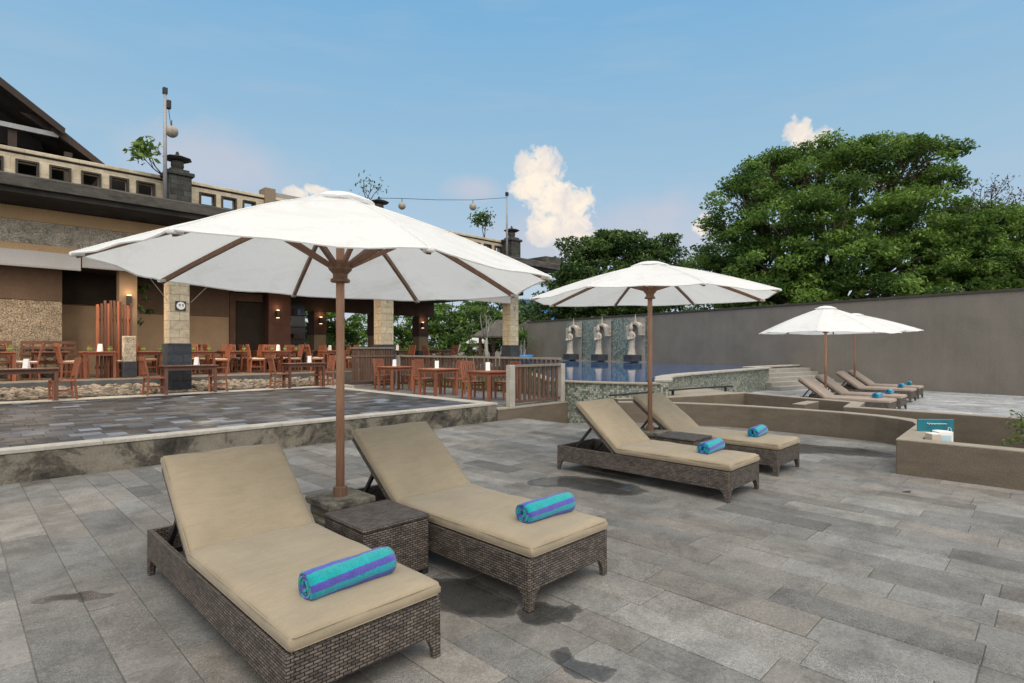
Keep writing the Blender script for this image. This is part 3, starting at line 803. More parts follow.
for x, y, e in ((-1.5, 1.6, 72), (1.2, 1.8, 74), (3.1, 1.4, 36), (5.6, 1.8, 66), (8.0, 1.8, 62), (10.6, 1.8, 40), (14.4, 1.8, 40)):  # unseen fill lamps added to brighten the dining hall
    t = empty('ceiling_lamp', (x, 17+y, 3.98), 0, None, None, None)
    t['label'] = 'added fill lamp under the dining hall ceiling, hidden from the deck by the blinds'; t['category'] = 'ceiling lamp'; t['group'] = 'added fill lamps hidden under the dining hall ceiling'
    MB().box(-.3, .3, -.12, .12, -.05, -.002).build('lamp_frame', M['concrete'], t)
    MB().box(-.27, .27, -.10, .10, -.062, -.051).build('lamp_glow', M['lamp'], t)
    l = bpy.data.lights.new('lamp_light', 'AREA'); l.energy = e; l.color = (1, .80, .60); l.size = .5
    o = bpy.data.objects.new('lamp_light', l); COL.objects.link(o); o.parent = t; o.location = (0, 0, -.08)
# roof pavilion behind the parapet
U = empty('roof_pavilion', (-.12, 22, 5.2), label='dark open pavilion with a steep two-tier roof rising behind the parapet', cat='building')
def pslab(name, pr, y0, y1, mat): return MB().profile(pr, 'y', y0, y1).build(name, mat, U)
# upper tier slope (x, z local): eave near x=2.55
pslab('upper_roof', [(2.6, 3.02), (2.6, 3.17), (-8, 10.9), (-8, 10.65)], -.25, 12, M['roof'])
pslab('bargeboard', [(2.62, 2.92), (2.64, 3.12), (-8, 10.87), (-8, 10.5)], -.32, -.251, M['fascia'])
pslab('lower_roof', [(3.75, 2.12), (3.75, 2.25), (2.2, 3.40), (1.6, 3.40)], -.05, 12, M['roof'])
pslab('bargeboard', [(3.77, 2.03), (3.79, 2.22), (2.45, 3.22), (2.3, 3.05)], -.12, -.051, M['fascia'])
pslab('ceiling', [(3.2, 2.1), (3.2, 2.2), (-8, 4.0), (-8, 3.8)], .6, 12, M['dark'])
pslab('rear_wall', [(2.7, 0), (2.7, 2.6), (-8, 8.5), (-8, 0)], 4.0, 4.2, M['dark'])
pslab('gable_screen', [(2.3, 2.75), (2.2, 3.1), (-8, 10.3), (-8, 2.9)], 1.4, 1.5, M['dark'])
MB().box(-8, 2.5, -.10, .02, 2.86, 3.0).build('tie_beam', M['metal_grey'], U)
for x in (1.35, 2.65, -1.5): MB().box(x, x+.2, .0, .2, 0, 2.9 if x < 2 else 2.5).build('post', M['fascia'], U)
# awning blinds hung from the front lintel
def blind(x0, x1, y, z0, z1, label):
    t = empty('roller_blind', ((x0+x1)/2, 17+y, z1), 0, label, 'blind', 'cream blinds hung from the lintel')
    w = (x1-x0)/2
    MB().box(-w, w, -.05, .02, z0-z1, 0).build('blind_cloth', M['blind'], t, bevel=.01)
    MB().tube([(-w, -.015, z0-z1-.005), (w, -.015, z0-z1-.005)], .03, 8).build('hem_bar', M['blind'], t)
    MB().tube([(w*.2, -.07, .05), (w*.2, -.07, z0-z1+.02)], .006, 5).build('cord', M['concrete'], t)
blind(-4, 2.26, -.05, 3.50, 3.85, 'pinkish cream blind, wide one at the far left of the restaurant front')
blind(2.3, 4.12, .05, 3.60, 3.86, 'pinkish cream blind just left of the plaque column')
blind(11.25, 13.9, .05, 3.50, 3.82, 'pinkish cream blind right of the second stone column')
blind(14.0, 17.1, .0, 3.55, 3.84, 'pinkish cream blind just left of the third stone column')
blind(4.7, 10.65, .1, 3.66, 3.86, 'pinkish cream blind between the plaque column and the second column')
for a, b, l in (((3.4, 16.95, 3.85), (4.13, 17.0, 2.85), 'left'), ((5.55, 16.95, 3.85), (4.68, 17.0, 2.85), 'right')):
    tag(MB().tube([a, b], .008, 5).build('stay_rope', M['concrete']), f'thin slanting rope tied to the plaque column on its {l} side', 'rope', 'ropes of the blinds')
# slat screen and carved stone post
t = empty('slat_screen', (3.35, 19.3, FZ), R(12), 'tall screen of reddish upright wooden slats beside the tan pillar', 'screen')
for k in range(11): MB().bar((-.42+k*.085, rng.uniform(-.03, .03), 0), (-.42+k*.085+rng.uniform(-.02, .02), 0, rng.uniform(2.05, 2.2)), .055, .04).build('slat', M['dark_teak' if k % 3 else 'teak'], t)
MB().box(-.45, .45, .03, .07, .25, .33).build('crossbar', M['dark_teak'], t); MB().box(-.45, .45, .03, .07, 1.6, 1.68).build('crossbar', M['dark_teak'], t)
t = empty('carved_post', (3.62, 18.9, FZ), R(8), 'carved grey stone post standing before the slat screen', 'stone carving')
MB().box(-.17, .17, -.1, .1, 0, .45).build('base', M['dark_stone'], t, bevel=.01)
MB().box(-.15, .15, -.09, .09, .451, 1.18).build('carving', M['carved'], t, bevel=.015)
# lamp masts on the parapet with cable and globes
def mast(x, y, zt, label):
    t = empty('lamp_mast', (x, y, 5.4), 0, label, 'pole', 'thin lamp masts along the parapet')
    MB().tube([(0, 0, 0), (0, 0, zt-5.4)], [.05, .035], 8).build('pole', M['metal_grey'], t, smooth=True)
    MB().box(-.05, .05, -.05, .05, zt-5.4, zt-5.25).build('cap', M['black'], t)
    return t
m1 = mast(3.87, 16.2, 8.06, 'tall thin mast by the left tower with a loudspeaker near its top')
MB().box(.03, .13, -.06, .06, 2.30, 2.52).build('loudspeaker', M['black'], m1, bevel=.02)
MB().tube([(.08, 0, 2.3), (.10, .0, 2.1), (.13, 0, 1.9)], .008, 5).build('cord', M['black'], m1)
mast(16.23, 16.3, 7.89, 'thin mast by the right tower holding the cable of globes')
def globe(x, y, z, r, label):
    t = empty('globe_lamp', (x, y, z), 0, label, 'globe lamp', 'woven globe lamps on the roof cable')
    MB().lathe([(.01, -r)]+[(r*math.cos(a*math.pi/12), r*math.sin(a*math.pi/12)) for a in range(-5, 6)]+[(.01, r)], 16).build('globe', M['frosted'], t, smooth=True)
    MB().tube([(0, 0, r), (0, 0, r+.14)], .012, 5).build('hanger', M['black'], t)
globe(4.02, 16.2, 7.14, .15, 'round woven globe hanging on the tall left mast')
globe(11.08, 16.3, 6.54, .13, 'round globe on the roof cable, left of two above the big parasol')
globe(14.36, 16.3, 7.10, .14, 'round globe on the roof cable, right of two above the big parasol')
tag(MB().tube([(10.4, 16.6, 6.74), (11.08, 16.3, 6.80), (12.6, 16.3, 7.04), (14.36, 16.3, 7.37), (16.23, 16.3, 7.82)], .010, 5).build('cable', M['black']), 'thin dark cable strung between two roof towers', 'cable')
# ------------------------------------------------------------------ sun loungers (local: y=0 foot, y=2.3 head, x=0..0.8)
LW, LL = .81, 2.3
def puff(w, l, h, nx, ny, bow=.012, r=.028, seed=0):
    """soft padded slab: rounded edges, slightly domed top and dimples"""
    rr = random.Random(seed); ph = [rr.uniform(0, 6.28) for _ in range(6)]
    def g(n, L):  # denser near the edges
        a = [0, r*.3, r]; m = [r+(L-2*r)*k/n for k in range(1, n)]
        return a+m+[L-r, L-r*.3, L]
    X = g(nx, w); Y = g(ny, l); nxx, nyy = len(X), len(Y)
    def hz(x, y):
        e = min(x, w-x, y, l-y); t = min(1, e/r)
        rd = r*(1-math.sqrt(max(0, 1-(1-t)**2)))
        dome = bow*math.sin(math.pi*x/w)**.6*math.sin(math.pi*y/l)**.5 if 0 < x < w and 0 < y < l else 0
        wob = .004*math.sin(x*9+ph[0])*math.sin(y*5+ph[1])+.003*math.sin(x*17+ph[2]+y*7)+.002*math.sin(y*23+ph[3])
        return rd, dome+wob*t
    vs = []; fs = []
    for y in Y:
        for x in X:
            rd, d = hz(x, y); k = max(0, 1-min(x, w-x, y, l-y)/.09); ex = .006*k*math.sin(y*11+ph[4]+(x > w/2)*2); ey = .005*k*math.sin(x*13+ph[5]); vs.append((x+ex, y+ey, h-rd+d-.005*k*(.5+.5*math.sin(x*10+y*8+ph[1]))))
    o = len(vs)
    for y in Y:
        for x in X:
            rd, d = hz(x, y); vs.append((x, y, rd*.6))
    for j in range(nyy-1):
        for i in range(nxx-1):
            a = j*nxx+i; fs.append((a, a+1, a+nxx+1, a+nxx)); fs.append((o+a, o+a+nxx, o+a+nxx+1, o+a+1))
    for i in range(nxx-1):
        fs.append((i, o+i, o+i+1, i+1)); b = (nyy-1)*nxx+i; fs.append((b, b+1, o+b+1, o+b))
    for j in range(nyy-1):
        a = j*nxx; fs.append((a, a+nxx, o+a+nxx, o+a)); b = a+nxx-1; fs.append((b, o+b, o+b+nxx, b+nxx))
    mb = MB(); mb.add(vs, fs); return mb
def piping(w, l, z, e=.004, r=.0035):
    mb = MB(); c = .02
    pts = [(c, e, z), (w-c, e, z), (w-e, c, z), (w-e, l-c, z), (w-c, l-e, z), (c, l-e, z), (e, l-c, z), (e, c, z), (c, e, z)]
    return mb.tube(pts, r, 5, caps=False)
def make_lounger(cmat, seed, ang=36, hg=1.45, bl=.86):
    t = empty('sun_lounger')
    zt, zb, th = .315, .118, .035
    f = MB()
    # long sides with raised bottom edge, curved up from the legs
    def side_poly(L):
        return [(0, zb), (0, zt), (L, zt), (L, zb)]
    f.profile(side_poly(LL), 'x', 0, th); f.profile(side_poly(LL), 'x', LW-th, LW)
    f.box(th+.001, LW-th-.001, 0, th, zb, zt); f.box(th+.001, LW-th-.001, LL-th, LL, zb, zt)
    f.box(th, LW-th, th, 1.42, zt-.05, zt-.015)          # platform under the seat
    f.box(th, LW-th, 1.42, LL-th, zb+.01, zb+.03)
    f.build('frame', M['rattan'], t, bevel=.006)
    for sx in (0, 1):
        for sy in (0, 1):
            # corner leg: two tapering flanges with a curved shoulder
            mb = MB()
            fl = lambda L: [(0, 0), (.042, 0), (.050, .05), (.072, zb-.02), (.098, zb), (0, zb)]
            p = fl(0)
            px = [(x if sx == 0 else LW-x, z) for x, z in p]; py = [(y if sy == 0 else LL-y, z) for y, z in p]
            y0 = .001 if sy == 0 else LL-.031; x0 = .001 if sx == 0 else LW-.031
            mb.profile(px, 'y', y0, y0+.03)
            mb.profile(py, 'x', x0, x0+.03)
            mb.build('leg', M['rattan'], t)
    sc = puff(LW-.02, hg+.02, .085, 14, 26, .012, .034, seed).build('seat_cushion', cmat, t, smooth=True, loc=(.01, -.012, zt+.002))
    piping(LW-.02, hg+.02, .066).build('piping', cmat, sc)
    piping(LW-.02, hg+.02, .014).build('piping', cmat, sc)
    bc = puff(LW-.02, bl, .085, 14, 16, .012, .034, seed+5).build('back_cushion', cmat, t, smooth=True, loc=(.01, hg+.002, zt+.004))
    bc.rotation_euler = (R(ang), 0, 0)
    piping(LW-.02, bl, .066).build('piping', cmat, bc)
    bf = MB().box(.01, LW-.03, .02, bl-.03, -.034, -.004).build('backrest_frame', M['rattan'], t, loc=(.01, hg+.002, zt+.004)); bf.rotation_euler = (R(ang), 0, 0)
    c, s = math.cos(R(ang)), math.sin(R(ang))
    mb = MB()
    for x in (.10, LW-.10):
        mb.bar((x, hg+.5*c+.02, zt+.5*s-.045), (x, 2.18, .17), .028, .028)
    mb.bar((.10, 2.18, .17), (LW-.10, 2.18, .17), .028)
    mb.build('support_bar', M['black'], t)
    return t
LOUNGE = 'beige rattan sun loungers on the pool deck'
near = [(.985, 2.29, 'nearest beige sun lounger on woven brown base, at the front left'),
        (2.46, 2.28, 'beige sun lounger right of the small woven table by the big parasol'),
        (5.645, 2.43, 'beige sun lounger in front of the second parasol, wet patch before it'),
        (7.24, 2.50, 'beige sun lounger behind the second parasol pole, nearest the garden wall')]
for i, (x, y, lab) in enumerate(near):
    L = make_lounger(M['cushion'], 3+i*7, *((40, 1.40, .79), (37, 1.45, .86), (41, 1.40, .82), (37, 1.42, .86))[i]); L.location = (x, y, .003)
    if i == 0: L.name = 'sun_lounger'
    tag(L, lab, 'sun lounger', LOUNGE)
far0 = make_lounger(M['cushion_far'], 50, 36)
FR = R(0)
FG = 'pinkish sun loungers on the far deck'
farl = [(15.72, 2.90, 'pinkish far-deck lounger nearest the zigzag wall, left of the pair under the front parasol'),
        (17.35, 2.95, 'pinkish far-deck lounger right of the front far parasol pole'),
        (20.4, 3.2, 'pinkish far-deck lounger left of the rear far parasol pole'),
        (22.0, 3.25, 'pinkish far-deck lounger closest to the tall grey wall')]
for i, (x, y, lab) in enumerate(farl):
    L = far0 if i == 0 else copy_tree(far0)
    L.location = (x, y, -.045); L.rotation_euler = (0, 0, FR); L.scale = (1, .95, 1); tag(L, lab, 'sun lounger', FG)

# rolled towels (axis along local x)
def make_towel(ln=.47, rad=.077, turns=3.3, th=.018, seed=1, sq=.93):
    rr = random.Random(seed); mb = MB(); uv = []
    n = 96; pts = []; arc = 0; prev = None; S = []
    for k in range(n+1):
        a = 2*math.pi*turns*k/n; r = rad-th*turns+th*turns*k/n
        p = (r*math.cos(a+2.2), r*math.sin(a+2.2))
        if prev: arc += math.dist(p, prev)
        prev = p; pts.append((p, r, a+2.2)); S.append(arc)
    m = 16; half = th*.36
    xs = [-ln/2+ln*j/m for j in range(m+1)]
    def ring(x, j):
        e = min(j, m-j); tp = 1-.06*(1 if e == 0 else .25 if e == 1 else 0)
        o = []
        for (p, r, a), s_ in zip(pts, S):
            w = 1+.018*math.sin(x*31+a*2+seed)+.014*math.sin(a*3+x*14)+.01*math.sin(x*70+a)
            dx = .004*math.sin(a*1.5+seed)*(abs(x)/(ln/2))**6*(1 if x > 0 else -1)
            for q in (half, -half):
                R_ = (r+q)*w*tp
                y, z = R_*math.cos(a), R_*math.sin(a)*sq
                if z < -.8*rad: z = -.8*rad+(z+.8*rad)*.25
                o.append((x+dx, y, z))
        return o
    for j, x in enumerate(xs): mb.v += ring(x, j)
    k2 = 2*(n+1)
    skew = .022
    def U(k, j): return (S[k]+skew*j/m*1.2, xs[j])
    for j in range(m):
        for k in range(n):
            a = j*k2+2*k
            mb.f.append((a, a+2, a+2+k2, a+k2)); uv += [U(k, j), U(k+1, j), U(k+1, j+1), U(k, j+1)]
            b = a+1
            mb.f.append((b, b+k2, b+2+k2, b+2)); uv += [U(k, j), U(k, j+1), U(k+1, j+1), U(k+1, j)]
        a = j*k2+2*n; mb.f.append((a, a+1, a+1+k2, a+k2)); uv += [U(n, j), U(n, j), U(n, j+1), U(n, j+1)]
    for j in (0, m):
        for k in range(n):
            a = j*k2+2*k; q = (a, a+1, a+3, a+2)
            mb.f.append(q if j == 0 else q[::-1]); u = [U(k, j), U(k, j), U(k+1, j), U(k+1, j)]
            uv += u if j == 0 else u[::-1]
    mb.c = [None]*len(mb.f); mb.uv = uv
    return mb
tg = 'rolled striped pool towels'
def towel(x, y, z, rz, seed, lab, ln=.47, rad=.077):
    o = make_towel(ln, rad, seed=seed).build('rolled_towel', M['towel'], None, smooth=True, fixn=False)
    o.location = (x, y, z); o.rotation_euler = (0, 0, rz); tag(o, lab, 'towel', tg)
zc = .315+.087+.077*.80
towel(1.42, 2.56, zc+.006, R(2), 1, 'turquoise and purple striped towel rolled up on the nearest lounger')
towel(2.98, 2.60, zc+.006, R(-3), 2, 'rolled turquoise and purple towel on the lounger beside the small woven table')
towel(6.16, 2.86, zc+.006, R(3), 4, 'rolled striped towel on the lounger in front of the second parasol')
towel(7.72, 2.93, zc+.006, R(6), 6, 'rolled striped towel on the lounger beside the garden wall')
ftl = ['rolled blue towel on the far lounger nearest the zigzag wall', 'rolled blue towel on the far lounger right of the front far pole',
       'rolled blue towel on the far lounger left of the rear far pole', 'rolled blue towel on the far lounger closest to the tall wall']
for i, (x, y, lab) in enumerate(farl):
    lx, ly = .50, .34
    px = x+lx*math.cos(FR)-ly*math.sin(FR); py = y+lx*math.sin(FR)+ly*math.cos(FR)
    towel(px, py, zc-.042, FR+R(4*i-5), 8+i, ftl[i], .40)

# woven side tables
def side_table(x, y, lab):
    t = empty('side_table', (x, y, .003), 0, lab, 'side table', 'woven cube side tables')
    MB().box(0, .52, 0, .54, .03, .39).build('body', M['rattan'], t, bevel=.012)
    MB().box(-.006, .526, -.006, .546, .391, .42).build('table_top', M['rattan'], t, bevel=.012)
    for a in (0, .46):
        for b in (0, .48): MB().box(a+.004, a+.056, b+.004, b+.056, 0, .029).build('foot', M['black'], t)
side_table(1.885, 3.20, 'dark woven cube table between the two nearest loungers')
side_table(6.70, 3.34, 'dark woven cube table between the loungers of the second parasol')

# ------------------------------------------------------------------ parasols
def make_parasol(x, y, gz, apex, rim, Rr, lab, base=True, rims=None, phi=0.0, seed=0, sag=.03):
    rr = random.Random(seed)
    ribs_ = []
    t = empty('parasol', (x, y, gz), 0, lab, 'parasol', 'white octagonal parasols on brown poles')
    ap = apex-gz; rm = rim-gz; rims = [q-gz for q in rims] if rims else [rm+rr.uniform(-.03, .03) for _ in range(8)]
    m, n = 8, 9
    mb = MB(); vs = [(0, 0, ap)]
    def tipR(k): return Rr
    def pt(k, j, i):
        # sector k, angular step j of m, radial step i of n
        u = j/m; f = i/n
        a0 = phi+k*math.pi/4; a1 = a0+math.pi/4
        x0, y0 = Rr*math.cos(a0), Rr*math.sin(a0); x1, y1 = Rr*math.cos(a1), Rr*math.sin(a1)
        X = x0+(x1-x0)*u; Y = y0+(y1-y0)*u
        inn = 1-.022*4*u*(1-u)*f            # scalloped edge between the ribs
        z0, z1 = rims[k], rims[(k+1) % 8]
        zr = z0+(z1-z0)*u
        z = ap+(zr-ap)*(f**1.04) + .032*math.sin(math.pi*f)   # slightly convex slope
        z -= sag*4*u*(1-u)*f*(1-.35*f)
        z += (.010*math.sin(9*f+u*7+k*2)+.006*math.sin(17*f+k+u*11))*f*4*u*(1-u)
        return (X*f*inn, Y*f*inn, z)
    idx = {}
    for k in range(8):
        for j in range(m):
            for i in range(1, n+1):
                idx[(k, j, i)] = len(vs); vs.append(pt(k, j, i))
    fs = []
    for k in range(8):
        for j in range(m):
            k2, j2 = (k, j+1) if j < m-1 else ((k+1) % 8, 0)
            fs.append((0, idx[(k, j, 1)], idx[(k2, j2, 1)]))
            for i in range(1, n):
                fs.append((idx[(k, j, i)], idx[(k, j, i+1)], idx[(k2, j2, i+1)], idx[(k2, j2, i)]))
    mb.add(vs, fs); cn = mb.build('canopy', M['canvas'], t, smooth=True, fixn=False)
    # hem round the rim
    hem = MB(); pts = [vs[idx[(k, j, n)]] for k in range(8) for j in range(m)]; pts.append(pts[0])
    hem.tube(pts, .007, 5, caps=False); hem.build('hem', M['canvas'], cn)
    sm = MB()
    for k in range(8):
        sm.tube([Vector(vs[idx[(k, 0, i)]])+Vector((0, 0, .001)) for i in range(1, n+1)], .0055, 5, caps=False)
    sm.build('seam', M['canvas'], cn)
    # vent cap
    cap = MB(); cv = [(0, 0, ap+.022)]; q = 24
    for i, (r, z) in enumerate(((.05, .020), (.14, .005), (.27, -.055))):
        for k in range(q): cv.append((r*math.cos(2*math.pi*k/q), r*math.sin(2*math.pi*k/q), ap+z+.33*(rm-ap+.69)*r+.006*(i == 2)*math.cos(8*(2*math.pi*k/q-phi))))
    cf = [(0, 1+k, 1+(k+1) % q) for k in range(q)]
    for i in range(2):
        for k in range(q): a = 1+i*q+k; b = 1+i*q+(k+1) % q; cf.append((a, a+q, b+q, b))
    cap.add(cv, cf); cap.build('vent_cap', M['canvas'], cn, smooth=True, fixn=False)
    bz = .43-gz if base else 0
    MB().tube([(0, 0, bz if base else 0), (0, 0, ap-.03)], .033, 14).build('pole', M['pole_wood'], t, smooth=True)
    hz = rm+.085
    MB().lathe([(.04, hz-.10), (.074, hz-.095), (.076, hz-.075), (.055, hz-.06), (.058, hz-.03), (.090, hz+.005), (.094, hz+.055), (.07, hz+.075)], 16).build('hub', M['rib_wood'], t, bevel=.003)
    MB().lathe([(.04, ap-.17), (.085, ap-.16), (.085, ap-.07), (.04, ap-.06)], 14).build('top_hub', M['rib_wood'], t)
    for k in range(8):
        a = phi+k*math.pi/4; d = Vector((math.cos(a), math.sin(a), 0))
        def slope(f): 
            z = ap+(rims[k]-ap)*(f**1.04)+.032*math.sin(math.pi*f); return z
        pts = [d*Rr*f+Vector((0, 0, slope(f)-.026)) for f in (.05, .3, .55, .8, .985)]
        mb = MB()
        for i in range(4): mb.bar(pts[i], pts[i+1], .028, .036)
        rb = mb.build('rib', M['rib_wood'], t); ribs_.append((rb, k))
        fm = .37; e = d*Rr*fm+Vector((0, 0, slope(fm)-.05))
        MB().bar(d*.075+Vector((0, 0, hz+.03)), e, .030, .036).build('strut', M['rib_wood'], rb)
    for rb, k in ribs_:
        e = Vector(vs[idx[(k, 0, n)]]); d_ = Vector((e.x, e.y, 0)).normalized()
        MB().bar(e-d_*.075-Vector((0, 0, .006)), e+d_*.006-Vector((0, 0, .010)), .040, .024).build('rib_pocket', M['canvas'], rb, bevel=.008)
    if base:
        b = MB(); b.box(-.22, .22, -.22, .22, 0, .30); b.box(-.17, .17, -.17, .17, .301, .375); b.box(-.20, .20, -.20, .20, .376, .43)
        b.build('base_block', M['kerb'], t, bevel=.012)
        MB().lathe([(.055, .43), (.055, .50), (.045, .505)], 14).build('pole_sleeve', M['rib_wood'], t)
    return t
make_parasol(2.18, 4.06, .003, 2.80, 2.13, 1.68, 'largest white parasol at left, between the two nearest loungers', True,
             [2.107, 2.114, 2.153, 2.18, 2.196, 2.19, 2.14, 2.12], R(-12), 1, .02)
make_parasol(7.0, 4.15, .003, 2.80, 2.31, 1.72, 'white parasol in the middle, between the second pair of beige loungers', True, None, R(6), 2)
make_parasol(16.96, 4.6, -.05, 2.74, 2.03, 1.72, 'white parasol on the far deck, the front one of the far pair', True, None, R(8), 3)
make_parasol(21.3, 4.9, -.05, 2.74, 2.14, 1.86, 'white parasol on the far deck, the rear one against the tall wall', True, None, R(14), 4)

# ------------------------------------------------------------------ dining furniture
def make_chair(pad):
    t = empty('dining_chair'); w = .44
    MB().box(-w/2, w/2, -.22, .22, .41, .45).build('seat', M['teak'], t, bevel=.01)
    if pad: MB().box(-w/2+.01, w/2-.01, -.20, .21, .451, .49).build('seat_pad', M['cream_cushion'], t, bevel=.015)
    for sx in (-1, 1):
        MB().bar((sx*.195, .195, 0), (sx*.195, .195, .41), .04, .04, w2=.045).build('leg', M['teak'], t)
        MB().bar((sx*.195, -.235, 0), (sx*.195, -.205, .41), .04, .04, w2=.045).build('leg', M['teak'], t)
    mb = MB()
    for sx in (-1, 1): mb.bar((sx*.195, -.205, .451), (sx*.20, -.30, .95), .042, .036, up=(0, 1, 0))
    mb.bar((-.22, -.30, .915), (.22, -.30, .915), .03, .095); mb.bar((-.18, -.225, .55), (.18, -.225, .55), .025, .05)
    for k in range(5): x = -.13+k*.065; mb.bar((x, -.228, .575), (x, -.290, .87), .034, .014, up=(0, 1, 0))
    mb.build('backrest', M['teak'], t, bevel=.004)
    mb = MB()
    mb.bar((-.17, .195, .36), (.17, .195, .36), .02, .05); mb.bar((-.195, -.19, .20), (-.195, .18, .20), .02, .03); mb.bar((.195, -.19, .20), (.195, .18, .20), .02, .03)
    mb.build('stretcher', M['teak'], t)
    return t
def make_table(w, d, h, mat):
    t = empty('dining_table')
    MB().box(-w/2, w/2, -d/2, d/2, h-.035, h).build('table_top', mat, t, bevel=.008)
    mb = MB(); a, b = w/2-.05, d/2-.05
    mb.box(-a, a, -b, -b+.025, h-.12, h-.036); mb.box(-a, a, b-.025, b, h-.12, h-.036)
    mb.box(-a, -a+.025, -b+.026, b-.026, h-.12, h-.036); mb.box(a-.025, a, -b+.026, b-.026, h-.12, h-.036)
    mb.build('apron', mat, t)
    for sx in (-1, 1):
        for sy in (-1, 1): MB().box(sx*(a-.02)-.035, sx*(a-.02)+.035, sy*(b-.02)-.035, sy*(b-.02)+.035, 0, h-.037).build('leg', mat, t, bevel=.006)
    return t
CH = {False: [make_chair(False), False], True: [make_chair(True), False]}
def chair(x, y, z, rz, pad, lab, grp):
    p = CH[pad]
    c = p[0] if not p[1] else copy_tree(p[0]); p[1] = True
    c.location = (x, y, z); c.rotation_euler = (0, 0, rz)
    tag(c, lab, 'chair', grp); return c
TB = {}
def table(x, y, z, w, d, mat, lab, grp):
    k = (w, d, mat)
    if k not in TB: TB[k] = make_table(w, d, .74, M[mat]); c = TB[k]
    else: c = copy_tree(TB[k])
    c.location = (x, y, z); tag(c, lab, 'table', grp); return c
MC = [None]
def menu(x, y, z, rz, lab):
    if MC[0] is None:
        t = empty('menu_card'); mb = MB()
        mb.profile([(-.045, 0), (.045, 0), (.008, .21), (-.008, .21)], 'x', -.055, .055); mb.build('card', M['white'], t)
        MB().box(-.058, .058, -.05, .05, -.0, .012).build('foot', M['white'], t); c = MC[0] = t
    else: c = copy_tree(MC[0])
    c.location = (x, y, z); c.rotation_euler = (0, 0, rz); tag(c, lab, 'menu card', 'white menu cards on the tables')
BW = [None]
def bowl(x, y, z, lab, mat='green_bowl'):
    if BW[0] is None:
        t = empty('bowl'); MB().lathe([(.03, 0), (.04, .02), (.065, .09), (.06, .10), (.035, .05)], 12).build('cup', M[mat], t, smooth=True)
        MB().lathe([(.05, .085), (.05, .13), (.02, .15)], 8).build('filling', M['leaf_light'], t, smooth=True); c = BW[0] = t
    else: c = copy_tree(BW[0])
    c.location = (x, y, z); tag(c, lab, 'bowl', 'small green bowls on the tables')
G1 = 'red teak chairs along the slate terrace'; G2 = 'red teak chairs by the side railing'; G3 = 'padded chairs in the dining hall'
T1 = 'teak tables along the slate terrace'; T2 = 'teak tables by the side railing'; T3 = 'tables inside the dining hall'
Z1, Z2, Z3 = .404, .29, FZ+.002
ft = [(1.05, "at the terrace's far left edge", 1.5), (4.5, 'in front of the plaque column', 1.3), (7.65, 'left of the tall slatted railing', 1.2)]
for x, ph, w in ft:
    y = 16.50
    table(x, y, Z1, w, .56, 'dark_teak', f'dark teak table {ph}', T1)
    chair(x-w/2-.12, y, Z1, R(-90+rng.uniform(-9, 9)), False, f'red teak chair on the left of the table {ph}', G1)
    chair(x+w/2+.06, y+.02, Z1, R(90+rng.uniform(-20, 9)), False, f'red teak chair on the right of the table {ph}', G1)
    menu(x+.18, y, Z1+.742, R(rng.uniform(-60, -30)), f'white menu card standing on the table {ph}')
rt = [(9.5, 10.15, 'nearest the stone railing post'), (9.55, 12.3, 'second by the railing'), (9.75, 14.7, 'farthest along the side railing')]
for x, y, ph in rt:
    table(x, y, Z2, .86, .86, 'teak', f'square red teak table {ph}', T2)
    chair(x+.62, y+.05, Z2, R(90+rng.uniform(-12, 12)), False, f'red teak chair railing-side of the square table {ph}', G2)
    chair(x+.05, y+.68, Z2, R(180+rng.uniform(-14, 14)), False, f'red teak chair behind the square table {ph}', G2)
    menu(x+.05, y+.12, Z2+.742, R(rng.uniform(-60, -30)), f'white menu card on the square table {ph}')
ind = [(.85, 19.3, 'at the left picture edge', 'teak'), (2.95, 19.2, 'left of the upright slat screen', 'teak'), (4.35, 19.9, 'just left of plaque column', 'teak'),
       (5.6, 19.5, 'just right of the plaque column', 'teak'), (6.95, 20.3, 'before the dark doorway', 'teak'), (8.0, 19.4, 'by the red-brown pillar', 'teak'),
       (9.3, 20.4, 'before the glass cabinet', 'dark_teak'), (10.9, 21.3, 'behind the big parasol pole', 'dark_teak'), (13.4, 20.2, 'right of the second stone column', 'dark_teak'), (16.0, 20.4, 'left of the third stone column', 'dark_teak')]
ind += [(5.3, 21.6, 'behind the plaque column, back row', 'teak'), (6.9, 21.75, 'back row, left of the doorway', 'dark_teak'), (8.5, 21.5, 'back row, under the pillar lamp', 'teak'),
        (10.0, 19.2, 'front row, at big parasol pole', 'teak'), (12.4, 21.6, 'back row, left of second column', 'teak'), (2.0, 20.2, 'before the right-hand slatted bench', 'dark_teak')]
for i, (x, y, ph, mt) in enumerate(ind):
    table(x, y, Z3, .8, .75, mt, f'indoor table {ph}', T3)
    chair(x-.62, y+rng.uniform(-.05, .1), Z3, R(-90+rng.uniform(-12, 12)), True, f'padded chair on the left of the indoor table {ph}', G3)
    chair(x+.62, y+rng.uniform(-.05, .1), Z3, R(90+rng.uniform(-12, 12)), True, f'padded chair on the right of the indoor table {ph}', G3)
    if i in (3, 5, 4, 6): chair(x+.05, y+.6, Z3, R(180+rng.uniform(-12, 12)), True, f'padded chair behind the indoor table {ph}', G3)
    if i in (1, 5, 7, 8): menu(x+.03, y-.1, Z3+.742, R(rng.uniform(-60, -30)), f'white menu card on the indoor table {ph}')
    if i < 7:
        bowl(x-.22, y-.2, Z3+.742, f'green bowl left on the indoor table {ph}'); bowl(x+.25, y-.15, Z3+.742, f'green bowl right on the indoor table {ph}')
